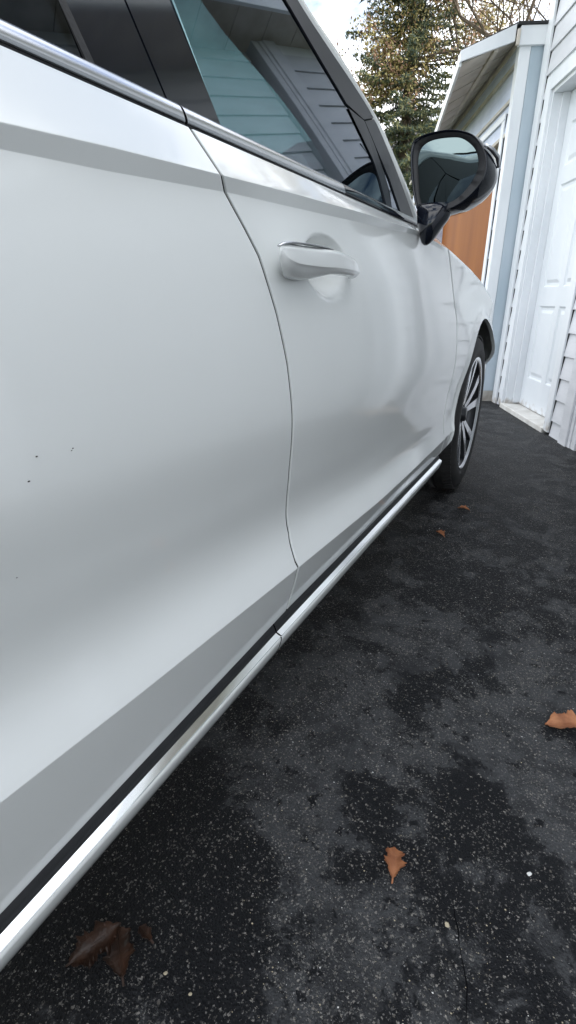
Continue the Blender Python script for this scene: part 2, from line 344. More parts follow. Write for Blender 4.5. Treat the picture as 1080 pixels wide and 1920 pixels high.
# six-panel door
def panel_door(s0, s1, nf, z0, z1, parent):
    b = MB(); W = s1-s0; Hh = z1-z0
    xs = [0, .115, .40, .50, .785, 1.0] if False else [0, W*.13, W*.46, W*.54, W*.87, W]
    zs = [0, .24, .82, .96, 1.68, 1.80, 2.08, Hh]
    recess = set((i, j) for i in (1, 3) for j in (1, 3, 5))
    for i in range(5):
        for j in range(7):
            if (i, j) in recess: continue
            b.box((s0+xs[i], nf-0.044, z0+zs[j]), (s0+xs[i+1], nf, z0+zs[j+1]))
    d = b.build('door', M['door_white'], parent)
    bm = bmesh.new(); bm.from_mesh(d.data); bmesh.ops.remove_doubles(bm, verts=bm.verts, dist=1e-5)
    dup = [f for f in bm.faces if any(g is not f and (g.calc_center_median()-f.calc_center_median()).length < 1e-5 for e in f.edges for g in e.link_faces)]
    bmesh.ops.delete(bm, geom=list(set(dup)), context='FACES_ONLY')
    bmesh.ops.recalc_face_normals(bm, faces=bm.faces); bm.to_mesh(d.data); bm.free()
    for i in (1, 3):
        for j in (1, 3, 5):
            p = MB(); a0, a1, c0, c1 = s0+xs[i], s0+xs[i+1], z0+zs[j], z0+zs[j+1]
            q = [(a0, nf-.001, c0), (a1, nf-.001, c0), (a1, nf-.001, c1), (a0, nf-.001, c1)]
            def inset(v, dn): return [(a0+v, nf+dn, c0+v), (a1-v, nf+dn, c0+v), (a1-v, nf+dn, c1-v), (a0+v, nf+dn, c1-v)]
            rings = [q, inset(.012, -.011), inset(.03, -.012), inset(.055, -.003)]
            vs = [v for R in rings for v in R]; fs = []
            for r in range(3):
                for k in range(4): fs.append((r*4+k, r*4+(k+1) % 4, (r+1)*4+(k+1) % 4, (r+1)*4+k))
            fs.append((12, 13, 14, 15)); p.add(vs, fs); p.build('door_panel', M['door_white'], d)
    k = MB(); k.tube([(s0+.07, nf, z0+.95), (s0+.07, nf+.03, z0+.95), (s0+.07, nf+.04, z0+.95), (s0+.07, nf+.065, z0+.95)], [.012, .012, .028, .022], 14)
    k.build('door_knob', M['satin'], d, smooth=True)
    return d
panel_door(3.928, 4.862, NW-0.115, 0.045, 2.33, house)
# foundation and kerb stones by the corner
hbox('foundation', -4.0, .74, -1.9, -1.745, -0.05, 0.10, M['concrete'], house)
hbox('foundation_stone', 3.20, 3.37, -1.86, -1.655, -0.05, 0.035, M['stone'], house, 0.012)
hbox('foundation_stone', 2.98, 3.185, -1.86, -1.66, -0.05, 0.03, M['stone'], house, 0.012)
# near wall, set back, outside the frame but mirrored in the car
NB = -1.755
WS0, WS1, WZ0, WZ1 = .75, 3.15, .02, 2.36
for (a, b_, z0, z1) in ((-4.0, WS0, .1, 3.32), (WS1, 3.39, .1, 3.32), (WS0, WS1, WZ1, 3.32)):
    hbox('wall', a, b_, NB-.25, NB, z0, z1, M['trim'], house)
for k in range(0, 22):
    z = Z0 + k*EX
    if z < WZ1+.1 and z+EX > WZ0-.1:
        siding_board(-4.0, WS0-.10, NB, z, EX, M['siding'], house); siding_board(WS1+.10, 3.39, NB, z, EX, M['siding'], house)
    else: siding_board(-4.0, 3.39, NB, z, EX, M['siding'], house)
for (a, b_, c, d_) in ((WS0-.10, WS0, 0.0, WZ1+.1), (WS1, WS1+.10, 0.0, WZ1+.1), (WS0, WS1, WZ1, WZ1+.1)):
    hbox('casing', a, b_, NB, NB+.03, c, d_, M['trim'], house, .003)
for (a, b_, c, d_) in ((WS0, WS0+.02, 0.0, WZ1), (WS1-.02, WS1, 0.0, WZ1), (WS0+.021, WS1-.021, WZ1-.02, WZ1)):
    hbox('jamb', a, b_, NB-.19, NB+.004, c, d_, M['trim'], house, .002)
for r_ in range(4):
    gd_ = hbox('overhead_door_section', WS0+.021, WS1-.021, NB-.19, NB-.15, .03+r_*.575, .60+r_*.575, M['overhead'], house, .004)
    for c_ in range(4):
        hbox('door_panel', WS0+.09+c_*.575, WS0+.57+c_*.575, NB-.149, NB-.142, .12+r_*.575, .51+r_*.575, M['overhead'], gd_, .006)
# eave: soffit panels, fascia, roof slabs
EZ = 3.32
for k in range(31):
    s = -4.0 + k*0.3
    hbox('soffit_panel', s+.003, s+.297, -1.80, -1.39, EZ+.001, EZ+.014, M['soffit'], house)
hbox('fascia', -4.1, 5.30, -1.388, -1.36, EZ-.02, EZ+.17, M['trim'], house, .003)
rf = MB()
def slab(b, s0, s1, na, za, nb, zb, t): b.hexa([(s0, na, za), (s1, na, za), (s1, nb, zb), (s0, nb, zb), (s0, na, za+t), (s1, na, za+t), (s1, nb, zb+t), (s0, nb, zb+t)])
slab(rf, -4.2, 5.35, -1.34, EZ+.16, -6.0, EZ+2.1, .04); slab(rf, -4.2, 5.35, -6.0, EZ+2.1, -10.8, EZ+.16, .04)
rf.build('roof', M['shingle'], house)
hbox('end_wall', 5.06, 5.14, -10.0, -1.90, 0.0, 3.14, M['siding'], house)
hbox('back_wall', -4.0, 5.05, -10.2, -10.0, 0.0, 3.14, M['siding'], house)
hbox('end_wall', -4.0, -3.9, -9.99, -2.03, 0.0, 3.14, M['siding'], house)

# ------------------------------------------------------------------ wing with the orange door
wing = house_empty('garage')
tag(wing, 'low blue-sided garage with an orange-brown door and beige soffit past the white corner', 'garage')
NG = -1.475; GE = 0.231
OS0, OS1, OZ = 5.41, 8.0, 2.295
for (a, b_, z0, z1) in ((5.20, OS0, .1, 2.80), (OS1, 10.5, .1, 2.80), (OS0, OS1, OZ, 2.80)):
    hbox('wall', a, b_, NG-.2, NG, z0, z1, M['siding_wing'], wing)
hbox('foundation', 5.19, OS0, NG-.21, NG-.01, -.05, .099, M['stone'], wing)
k = 0
for k in range(12):
    z = 0.10 + k*GE - .0
    if z + GE > 2.83: h_ = 2.83 - z
    if z > 2.75: break
    if z + GE <= 2.33:
        siding_board(5.262, 5.325, NG, z, GE, M['siding_wing'], wing, .016); siding_board(OS1+.09, 10.5, NG, z, GE, M['siding_wing'], wing, .016)
    else:
        siding_board(5.262, 10.5, NG, z, GE, M['siding_wing'], wing, .022)
        hbox('siding_lip', 5.262, 10.5, NG, NG+.0245, z-.014, z+.013, M['soffit'], wing, .002)
hbox('corner_board', 5.175, 5.26, NG-.058, NG+.028, 0.0, 2.74, M['trim'], wing, .003)
hbox('end_panel', 5.178, 5.20, -1.652, NG-.06, 0.10, 2.74, M['return'], wing)
hbox('foundation', 5.181, 5.199, -1.652, NG-.06, -.04, 0.098, M['concrete'], wing)
hbox('channel_shade', 5.3255, 5.3278, NG, NG+.020, .05, OZ+.04, M['black_plastic'], wing)  # black strip painting the shade in the channel by the casing
# casing of the opening
hbox('casing', 5.328, OS0, NG, NG+.03, 0.0, OZ, M['trim'], wing, .003)
hbox('casing', OS1, OS1+.085, NG, NG+.03, 0.0, OZ, M['trim'], wing, .003)
hbox('casing', 5.328, OS1+.085, NG, NG+.032, OZ+.001, OZ+.05, M['trim'], wing, .003)
hbox('header_board', OS0+.002, OS1-.002, NG-.05, NG-.01, OZ-.12, OZ-.002, M['soffit'], wing, .003)
hbox('header_board', OS0+.002, OS1-.002, NG-.07, NG-.03, OZ-.25, OZ-.123, M['soffit'], wing, .003)
gd = hbox('garage_door', OS0+.002, OS1-.002, NG-.12, NG-.072, 0.01, OZ-.2, M['wood'], wing, .002)
# eave: skewed a little, soffit rises to the wall
def eave_n(s): return -1.0 - (s-5.2)*0.096
SE = 10.6; z_e, z_w = 2.628, 2.80
seams = [5.2]
while seams[-1] < SE-.1: seams.append(seams[-1]+.31)
for a, b_ in zip(seams[:-1], seams[1:]):
    q = MB(); a2, b2 = a+.012, b_-.012
    q.hexa([(a2, eave_n(a2)-.022, z_e), (b2, eave_n(b2)-.022, z_e), (b2, NG+.024, z_w), (a2, NG+.024, z_w), (a2, eave_n(a2)-.022, z_e+.015), (b2, eave_n(b2)-.022, z_e+.015), (b2, NG+.024, z_w+.015), (a2, NG+.024, z_w+.015)])
    q.build('soffit_panel', M['soffit'], wing)
q = MB(); q.hexa([(5.19, eave_n(5.19)-.020, 2.612), (SE, eave_n(SE)-.02, 2.612), (SE, eave_n(SE), 2.612), (5.19, eave_n(5.19), 2.612), (5.19, eave_n(5.19)-.02, 2.700), (SE, eave_n(SE)-.02, 2.700), (SE, eave_n(SE), 2.700), (5.19, eave_n(5.19), 2.700)]); q.build('fascia', M['trim'], wing)
q = MB(); q.hexa([(5.165, -1.402, 2.752), (5.187, -1.402, 2.752), (5.187, -1.0, 2.634), (5.165, -1.0, 2.634), (5.165, -1.402, 2.856), (5.187, -1.402, 2.856), (5.187, -1.0, 2.704), (5.165, -1.0, 2.704)]); q.build('rake_board', M['trim'], wing, bev=.002)
q = MB(); q.hexa([(5.2, -1.262, 2.70), (SE, -1.40, 2.745), (SE, -1.43, 2.745), (5.2, -1.292, 2.70), (5.2, -1.262, 2.735), (SE, -1.40, 2.78), (SE, -1.43, 2.78), (5.2, -1.292, 2.735)]); q.build('soffit_trim', M['soffit'], wing)
hbox('frieze_board', 5.262, 10.5, NG, NG+.024, 2.752, 2.796, M['soffit'], wing, .002)
hbox('eave_return', 5.15, 5.20, -1.66, -1.432, 2.722, 2.842, M['trim'], wing, .003)
hbox('eave_cap', 5.14, 5.20, -1.663, -1.404, 2.845, 2.862, M['black_plastic'], wing)
hbox('eave_bracket', 5.14, 5.165, -1.431, -1.408, 2.72, 2.82, M['soffit'], wing, .003)
rf = MB(); 
for a, b_ in zip([5.175]+seams[1:-1], seams[1:]):
    rf.hexa([(a, eave_n(a)-.004, 2.7005), (b_, eave_n(b_)-.004, 2.7005), (b_, -1.41, 2.86), (a, -1.41, 2.86), (a, eave_n(a)-.004, 2.712), (b_, eave_n(b_)-.004, 2.712), (b_, -1.41, 2.872), (a, -1.41, 2.872)])
slab(rf, 5.205, SE+.05, -1.411, 2.86, -6.0, 2.90, .02); rf.build('roof', M['shingle'], wing)
hbox('back_wall', 5.21, 10.5, -6.0, -5.85, 0, 2.85, M['siding_wing'], wing); hbox('end_wall', 10.4, 10.5, -5.84, -1.68, 0, 2.85, M['siding_wing'], wing)

# ------------------------------------------------------------------ car
car = empty('white_car', (-1.35, 1.0, 0))
tag(car, 'large white car with black door mirrors parked on the dark driveway', 'car')
CXM = -1.35
def cpart(o, parent=None):
    """parent while keeping world-space mesh coordinates (meshes are built in world space)"""
    p = parent or car; o.parent = p; o.matrix_parent_inverse = Matrix.Identity(4)
    if p is car: o.location = (-car.location.x, -car.location.y, 0)
    else: o.location = (0, 0, 0)
    return o
def mirror_copy(o, parent=None):
    me = o.data.copy(); n = len(me.vertices); co = np.empty(n*3); me.vertices.foreach_get('co', co); co = co.reshape(-1, 3)
    co[:, 0] = 2*CXM - co[:, 0]; me.vertices.foreach_set('co', co.ravel()); me.flip_normals(); me.update()
    c = bpy.data.objects.new(o.name.split('.')[0], me); COL.objects.link(c); return cpart(c, parent)

def zL1(y): return interp([(-1.7, 1.02), (-.3, 1.022), (.30, 1.042), (.43, 1.05), (.63, 1.059), (.82, 1.067), (1.16, 1.078), (1.5, 1.084), (1.9, 1.068), (2.34, 1.025), (2.64, .988), (2.97, .93), (3.5, .80)], y)
def zL2(y): return interp([(-1.7, 1.0), (-.3, 1.0), (.317, 1.0265), (.427, 1.031), (.648, 1.044), (.911, 1.053), (1.183, 1.063), (1.52, 1.0755), (1.9, 1.056), (2.34, 1.014), (2.64, .978), (2.97, .92), (3.5, .79)], y)
def zL4(y): return interp([(-1.7, .60), (-.3, .555), (.17, .521), (.33, .506), (.74, .474), (1.17, .445), (1.93, .414), (3.5, .40)], y)
def zL5(y): return interp([(-1.7, .384), (.14, .3745), (.75, .377), (1.22, .3655), (2.05, .351), (3.5, .34)], y)
def zB(y): return interp([(-1.7, 1.107), (1.6, 1.107), (1.9, 1.100), (2.34, 1.053), (2.64, 1.016), (2.97, .953), (3.3, .86), (3.5, .82)], y)
def taper(y):
    t = np.clip((y-3.02)/.53, 0, 1); r = np.clip((-1.1-y)/.6, 0, 1)
    return -.42*t**2.4 - .22*r**2
def nodes(y):
    """list of (z, x) rows down the body side at station y (arrays)"""
    y = np.asarray(y, float); one = np.ones_like(y)
    l1, l2, l4, l5, b = zL1(y), zL2(y), zL4(y), zL5(y), zB(y)
    fl = smoothstep((y-1.75)/.65); t2 = smoothstep((y-1.2)/.95); f2 = smoothstep((y-1.55)/.55)                      # front wing bulges round the wheel
    mid = l4 + .100
    rows = [(b, -.4465*one - .02*fl), (b*.45+l1*.55, -.4275*one-.008*fl), (l1, -.4115*one + .004*f2), (l2, -.4175*one + .016*f2)]
    top = l2
    for f, x, dx in ((.22, -.397, .0), (.48, -.3825, -.004), (.74, -.3765, -.006)):
        rows.append((top + (mid+.06-top)*f, x*one - dx*fl))
    rows += [(mid+.07, -.3870*one + .004*fl), (mid, -.3960*one + .0080*smoothstep((y-.75)/1.2)), (l4+.050, -.3885*one + .0015*t2), (l4, -.3640*one - .0135*t2), (l5, -.389*one)]
    tuck = smoothstep((y-2.9)/.35)
    return [(z, x + taper(y) - tuck*.34*np.clip((.60-z)/.22, 0, 1)) for z, x in rows]
SEGS = [(0, 1, 2), (2, 3), (3, 4, 5, 6, 7, 8, 9, 10), (10, 11)]
SEGN = [18, 8, 150, 16]
VV = []
for si, (sg, n) in enumerate(zip(SEGS, SEGN)):
    t = np.linspace(0, 1, n+1); t = .5-.5*np.cos(t*np.pi)*(.55+.45*np.abs(np.cos(t*np.pi)))
    t = t if si else t
    vals = sg[0] + t*(sg[-1]-sg[0]); VV += list(vals if si == 0 else vals[1:])
VV = np.array(VV)
def pchip_eval(t, P):
    """P: (k, n) values at integer t; t scalar within [0,k-1]; monotone cubic along axis 0"""
    k = P.shape[0]; i = min(int(t), k-2); u = t-i
    d = np.diff(P, axis=0)
    def slope(j):
        if j == 0: return d[0]
        if j == k-1: return d[-1]
        a, b = d[j-1], d[j]; return np.where(a*b > 0, 2*a*b/(a+b+1e-12), 0)
    m0, m1 = slope(i), slope(i+1)
    return (2*u**3-3*u**2+1)*P[i] + (u**3-2*u**2+u)*m0 + (-2*u**3+3*u**2)*P[i+1] + (u**3-u**2)*m1
def side(y, v):
    """points on the body side; y array, v scalar row -> (x,z)"""
    nd = nodes(y)
    for sg in SEGS:
        if v <= sg[-1]+1e-9:
            Z = np.array([nd[i][0] for i in sg]); X = np.array([nd[i][1] for i in sg]); t = v-sg[0]
            z = pchip_eval(t, Z)
            # x as a smooth (non-monotone) curve: Catmull-Rom
            k = len(sg)
            if k == 2: x = X[0]+(X[1]-X[0])*t
            else:
                i = min(int(t), k-2); u = t-i
                p1, p2 = X[i], X[i+1]; p0 = X[i-1] if i > 0 else 2*p1-p2; p3 = X[i+2] if i+2 < k else 2*p2-p1
                x = .5*((2*p1)+(-p0+p2)*u+(2*p0-5*p1+4*p2-p3)*u*u+(-p0+3*p1-3*p2+p3)*u**3)
            return x, z
CUP = (.912, .971)
def cup(y, z):
    r = np.sqrt(((y-CUP[0])/.094)**2 + ((z-CUP[1])/.050)**2)
    return -.048*np.clip(1-r**2, 0, 1)**.75*(1-.35*np.clip(r, 0, 1)**2)
B_CUT = [(.601, 1.117), (.609, 1.081), (.613, 1.059), (.630, 1.041), (.658, 1.004), (.680, .973), (.707, .899), (.725, .83), (.735, .746), (.743, .653), (.751, .58), (.750, .531), (.735, .485), (.738, .44), (.737, .36)]
F_CUT = [(1.86, 1.11), (1.90, 1.05), (1.98, .95), (2.045, .85), (2.055, .70), (2.045, .58), (2.03, .48), (2.045, .36)]
R_CUT = [(-.30, 1.12), (-.22, .95), (-.16, .75), (-.15, .55), (-.15, .36)]
def cutf(pts):
    q = sorted(pts, key=lambda p: p[1]); zs = [p[1] for p in q]; ys = [p[0] for p in q]
    return lambda z: np.interp(z, zs, ys)
def panel(name, ca, cb, ncol, gap=.0043, arch=None, docup=False, extra=None):
    """door or wing panel between two cut curves, with rolled edges"""
    rows = []; ts = np.linspace(0, 1, ncol)
    for v in VV:
        y = np.zeros(ncol)
        ya, yb = None, None
        y0 = np.full(ncol, .5); x, z = side(np.linspace(ca(.8), cb(.8), ncol), v)
        for _ in range(3):
            ya, yb = ca(z[0])+gap, cb(z[-1])-gap
            y = ya + (yb-ya)*ts; x, z = side(y, v)
        if docup: x = x + cup(y, z)
        rows.append(np.stack([x, y, z], 1))
    A = np.array(rows)                                 # rows x cols x 3
    # small rolled edges on both ends, and a dark seal strip set just behind them
    def ring(col, sg, dx, dy): c = col.copy(); c[..., 0] -= dx; c[..., 1] += sg*dy; return c
    Lc, Rc = A[:, :1], A[:, -1:]; rr = ((.0, .0), (.0003, .0006), (.0007, .0009), (.0013, .0010), (.0030, .0010))
    lf = [ring(Lc, -1, *q) for q in rr[1:]][::-1]; rf_ = [ring(Rc, 1, *q) for q in rr[1:]]
    inL, inR = A[:, 1:2], A[:, -2:-1]
    tight = lambda e, n_: e + (n_-e)*.12                    # a close column keeps the shading flat up to the edge
    seal = []
    for col, sg in ((Lc, -1), (Rc, 1)):
        seal.append(np.concatenate([ring(col, sg, .0014, .0006), ring(col, sg, .035, .0011)], 1))
    A = np.concatenate(lf + [Lc, tight(Lc, inL), A[:, 1:-1], tight(Rc, inR), Rc] + rf_, 1)
    bb = []
    for dx, dz in ((.0004, .0008), (.0013, .0013), (.005, .0014)):
        q_ = A[-1:].copy(); q_[..., 0] -= dx; q_[..., 2] -= dz; bb.append(q_)
    A = np.concatenate([A] + bb, 0)
    nr, nc = A.shape[:2]
    o = cpart(link(name, A.reshape(-1, 3), grid_faces(nr, nc), M['paint'], smooth=True))
    nz_ = seal[0].shape[0]
    for q in seal: cpart(link('edge_seal', q.reshape(-1, 3), grid_faces(nz_, 2), M['gap'], smooth=True), o)
    return o
bcut, fcut, rcut = cutf(B_CUT), cutf(F_CUT), cutf(R_CUT)
rear_door = panel('rear_door', rcut, bcut, 60)
front_door = panel('front_door', bcut, fcut, 230, docup=True)

def wing_panel(name, y_from, y_to, yc, zc, ry, rz, cut=None):
    """front or rear wing with a wheel arch cut out along an ellipse"""
    fwd = y_to > y_from
    ta = np.linspace(0, math.pi, 60)
    ya = yc - (1 if fwd else -1)*ry*np.cos(ta)
    pre = np.linspace(y_from, ya[0], 14)[:-1]; post = np.linspace(ya[-1], y_to, 30)[1:]
    ys = np.concatenate([pre, ya, post])
    NR = 90
    base_t = np.linspace(0, 1, NR)
    cols = []
    for y in ys:
        Z = np.zeros(len(VV)); X = np.zeros(len(VV)); Y = np.full(len(VV), float(y))
        w = float(smoothstep(1-abs(y-y_from)/abs(ya[0]-y_from))) if cut is not None and (y-ya[0])*(y_from-ya[0]) > 0 else 0.0
        for i, v in enumerate(VV):
            x, z = side(np.array([y]), v)
            for _ in range(3 if w else 0):
                Y[i] = y + w*(cut(z[0])-y_from); x, z = side(np.array([Y[i]]), v)
            X[i] = x[0]; Z[i] = z[0]
        d = ((y-yc)/ry)**2
        zmin = Z[-1]
        if d <= 1: zmin = max(zmin, zc + rz*math.sqrt(max(0, 1-d)))
        order = np.argsort(Z)
        # keep original rows above the arch, squeeze the rest on to the arch line
        zt = np.maximum(Z, zmin); xt = np.interp(zt, Z[order], X[order])
        # arch lip: flare outward a touch near the edge
        if d < 1.15: xt = xt + .010*np.exp(-((zt-zmin)/.035)**2)*(1 if zmin > Z[-1] else 0)
        yt = Y
        cols.append(np.stack([xt, yt, zt], 1))
    A = np.array(cols).transpose(1, 0, 2)
    # flange at the arch edge (last row) and at the cut
    e1 = A[-1:].copy(); e1[..., 0] -= .004; e2 = e1.copy(); e2[..., 0] -= .012
    A = np.concatenate([A, e1, e2], 0)
    f1 = A[:, :1].copy(); f1[..., 0] -= .0025; f2 = f1.copy(); f2[..., 0] -= .03
    A = np.concatenate([f2, f1, A], 1)
    nr, nc = A.shape[:2]
    fs = grid_faces(nr, nc)
    flat = A.reshape(-1, 3)
    good = []
    for f in fs:
        p = flat[list(f)]
        if np.linalg.norm(np.cross(p[2]-p[0], p[3]-p[1])) > 1e-9: good.append(f if fwd else f[::-1])
    o = link(name, flat, good, M['paint'], smooth=True); return cpart(o)
FW = (2.69, .372, .50, .462); RW = (-.64, .378, .47, .455)
fender = wing_panel('front_fender', 2.0485, 3.55, *FW, cut=lambda z: fcut(z)+.0024)
rear_fender = wing_panel('rear_fender', -.1545, -1.68, *RW, cut=lambda z: rcut(z)-.0024)
far = {}
for o in (rear_door, front_door, fender, rear_fender): far[o.name] = mirror_copy(o)

# lower door trim: dark reveal, chrome strip, painted sill lip (each split at the door cuts)
def strip(name, prof, y0, y1, mat, parent, n=40, zoff=lambda y: 0*y, close=True):
    ys = np.concatenate([[y0, y0+.0006, y0+.0016], np.linspace(y0, y1, n)[1:-1], [y1-.0016, y1-.0006, y1]]); A = []
    for y in ys: A.append([(x, y, z + float(zoff(y)-zoff(.7))) for x, z in prof])
    A = np.array(A); nr, nc = A.shape[:2]; fs = grid_faces(nr, nc)
    if close: fs += [(i*nc+nc-1, i*nc, (i+1)*nc, (i+1)*nc+nc-1) for i in range(nr-1)] + [tuple(range(nc)), tuple((nr-1)*nc+k for k in range(nc))]
    o = link(name, A.reshape(-1, 3), fs, None, smooth=True, mats=[mat, M['gap']], fmat=[0]*(len(fs)-2)+([1, 1] if close else [0, 0])); fix_normals(o)
    if close:
        for p in list(o.data.polygons)[-2:]: p.use_smooth = False
    return cpart(o, parent)
def zsill(y): return interp([(-1.7, .381), (.14, .381), (.7, .381), (1.25, .374), (2.05, .358)], y)
def arc(cx, cz, rx, rz, a0, a1, n): return [(cx+rx*math.cos(math.radians(a)), cz+rz*math.sin(math.radians(a))) for a in np.linspace(a0, a1, n)]
def sill(parent, y0, y1):
    strip('sill_recess', [(-.400, .382), (-.3925, .377), (-.3875, .367), (-.3844, .3580), (-.43, .357), (-.43, .382)], y0, y1, M['black_plastic'], parent, zoff=zsill)
    c_ = strip('chrome_strip', [(-.3844, .3577), (-.3750, .3530), (-.3740, .3522), (-.3746, .3514), (-.384, .3508), (-.40, .351), (-.40, .3572)], y0, y1, M['chrome'], parent, zoff=zsill)
    for p in c_.data.polygons: p.use_smooth = False
    strip('sill_lip', [(-.378, .3505), (-.3742, .3496), (-.3745, .343), (-.3785, .329), (-.3850, .314), (-.3930, .303), (-.404, .296), (-.45, .292), (-.45, .350)], y0, y1, M['paint'], parent, zoff=zsill)
for dr, y0, y1 in ((rear_door, -.15, .686), (front_door, .690, 2.02)):
    sill(dr, y0, y1)
# belt trim: bright moulding over a dark seal
def belt(parent, y0, y1, mat, name):
    strip(name, [(-.4500, 1.1108), (-.4482, 1.1125), (-.4490, 1.1165), (-.4510, 1.1220), (-.4545, 1.1275), (-.4585, 1.1305), (-.463, 1.1310), (-.470, 1.1305), (-.470, 1.111)], y0, y1, mat, parent, n=50)
belt(rear_door, -.9, .596, M['satin'], 'belt_trim'); belt(front_door, .601, 1.10, M['satin'], 'belt_trim'); belt(front_door, 1.102, 1.66, M['gloss_black'], 'belt_trim_end')
for dr, y0, y1 in ((rear_door, -.9, .597), (front_door, .600, 1.70)):
    strip('belt_seal', [(-.4500, 1.1105), (-.4490, 1.1075), (-.47, 1.1068), (-.47, 1.1105)], y0, y1, M['black_plastic'], dr)

# side glass plane (tumblehome)
TG = math.tan(math.radians(17)); GN = Vector((math.cos(math.radians(17)), 0, math.sin(math.radians(17))))
def gx(z, y=0): return -.462 - (z-1.125)*TG - .10*(z-1.125)**2
def plate(name, poly, off, thick, mat, parent, smooth=False, sub=0):
    """a plate lying on the side-glass surface, outline in (y,z), outer face pushed out by off"""
    bm = bmesh.new()
    vs = [bm.verts.new((0, y, z)) for y, z in poly]; f = bm.faces.new(vs)
    bmesh.ops.triangulate(bm, faces=[f])
    if sub: bmesh.ops.subdivide_edges(bm, edges=bm.edges, cuts=sub, use_grid_fill=True)
    for v in bm.verts: v.co.x = gx(v.co.z) + off*GN.x; v.co.z += off*GN.z
    r = bmesh.ops.extrude_face_region(bm, geom=list(bm.faces))
    for e in r['geom']:
        if isinstance(e, bmesh.types.BMVert): e.co -= GN*thick
    bmesh.ops.recalc_face_normals(bm, faces=bm.faces)
    me = bpy.data.meshes.new(name); bm.to_mesh(me); bm.free(); me.materials.append(mat)
    o = bpy.data.objects.new(name, me); COL.objects.link(o); return cpart(o, parent)
def glass_sheet(name, left, right, z0, z1, mat, parent, nz=24, ny=24, off=0.0, thick=.004):
    """curved glass between two y(z) curves"""
    zs = np.linspace(z0, z1, nz); A = []
    for z in zs:
        a, b = left(z), right(z)
        A.append([(gx(z)+off, a+(b-a)*t, z) for t in np.linspace(0, 1, ny)])
    A = np.array(A); B = A.copy(); B[..., 0] -= thick
    n = nz*ny; fs = grid_faces(nz, ny) + [f[::-1] for f in grid_faces(nz, ny, n)]
    o = link(name, np.concatenate([A.reshape(-1, 3), B.reshape(-1, 3)]), fs, mat, smooth=True); return cpart(o, parent)
FG = spline([(.64, 1.60), (.76, 1.535), (.90, 1.468), (1.046, 1.404), (1.146, 1.355), (1.255, 1.304), (1.316, 1.264), (1.375, 1.201), (1.396, 1.120)], 60)
fg_f = cutf(FG); bp = lambda y0: (lambda z: y0 - (z-1.137)*.24)
WT = 1.60
glass_f = glass_sheet('window_glass', bp(.690), lambda z: fg_f(z)+.01, 1.118, WT, M['glass_front'], front_door, ny=40)
glass_r = glass_sheet('window_glass', lambda z: -.62+0*z, bp(.462), 1.118, WT, M['glass_rear'], rear_door)
def para(y0, y1, z0=1.116, z1=1.605): return [(bp(y0)(z0), z0), (bp(y1)(z0), z0), (bp(y1)(z1), z1), (bp(y0)(z1), z1)]
plate('window_seal', para(.462, .473), .003, .012, M['rubber'], rear_door)
plate('pillar_cover', para(.474, .579), .002, .014, M['gloss_black'], rear_door)
plate('pillar_cover', para(.583, .690), .002, .014, M['gloss_black'], front_door)
PO = spline([(.70, 1.622), (.80, 1.575), (.95, 1.503), (1.106, 1.430), (1.226, 1.393), (1.34, 1.363), (1.448, 1.325), (1.53, 1.26), (1.607, 1.178), (1.655, 1.115)], 60)
up_f = [p for p in FG if p[1] >= 1.299]; up_o = [p for p in PO if p[1] >= 1.332]
pillar = plate('a_pillar', up_f + [(1.36, 1.300), (1.448, 1.325)] + up_o[::-1], .003, .03, M['satin_black'], car)
lo_f = [p for p in FG if p[1] < 1.303]
plate('division_bar', [(1.262, 1.2975)] + lo_f + [(1.443, 1.116), (1.437, 1.2), (1.400, 1.26), (1.362, 1.2975)], .003, .02, M['satin_black'], front_door)
lo_o = [p for p in PO if p[1] < 1.323]
plate('pillar_foot', [(1.366, 1.2985), (1.448, 1.322)] + lo_o + [(1.527, 1.115), (1.47, 1.20)], .003, .02, M['satin_black'], car)
plate('quarter_glass', [(1.364, 1.295), (1.400, 1.262), (1.438, 1.2), (1.446, 1.118), (1.526, 1.118), (1.47, 1.20)], .0, .004, M['glass_front'], front_door)
# painted edge of the windscreen pillar
EDG = spline([(.74, 1.640), (.85, 1.590), (1.0, 1.520), (1.144, 1.450), (1.294, 1.413), (1.40, 1.376), (1.523, 1.322), (1.61, 1.255), (1.694, 1.180), (1.76, 1.10)], 60)
n_ = min(len(PO), len(EDG)); vs = []; 
for i in range(n_):
    a = PO[int(i*(len(PO)-1)/(n_-1))]; b_ = EDG[int(i*(len(EDG)-1)/(n_-1))]
    for t, dn in ((0, -.002), (.3, .006), (.7, .004), (1.0, -.012), (1.15, -.05)):
        y = a[0]+(b_[0]-a[0])*t; z = a[1]+(b_[1]-a[1])*t; vs.append((gx(z)+dn, y, z))
edge = cpart(link('pillar_edge', vs, grid_faces(n_, 5), M['paint'], smooth=True))
# roof rail over the windows and roof skin
plate('window_frame', [(-.62, 1.602), (.64, 1.602), (.70, 1.622), (.74, 1.640), (-.9, 1.640)], .004, .03, M['gloss_black'], car)
ys = np.linspace(-1.45, .78, 30); A = []
for y in ys:
    row = []
    for t in np.linspace(-1, 1, 41):
        u_ = abs(t); xx = CXM + math.copysign(.745*(1-(1-u_)**1.35), t) if False else CXM + t*.745
        front = smoothstep((y-.2)/.58)
        z = 1.745 - .100*u_**4.5 - .03*u_**2 - .05*front*(1-.3*u_) - .12*max(0, (-.9-y)/.55)**2
        row.append((xx, y - .0*u_, z))
    A.append(row)
cpart(link('roof', np.array(A).reshape(-1, 3), grid_faces(30, 41), M['paint'], smooth=True))
B_ = np.array(A); B_[..., 2] -= .03
cpart(link('headliner', B_.reshape(-1, 3), grid_faces(30, 41), M['interior'], smooth=True))
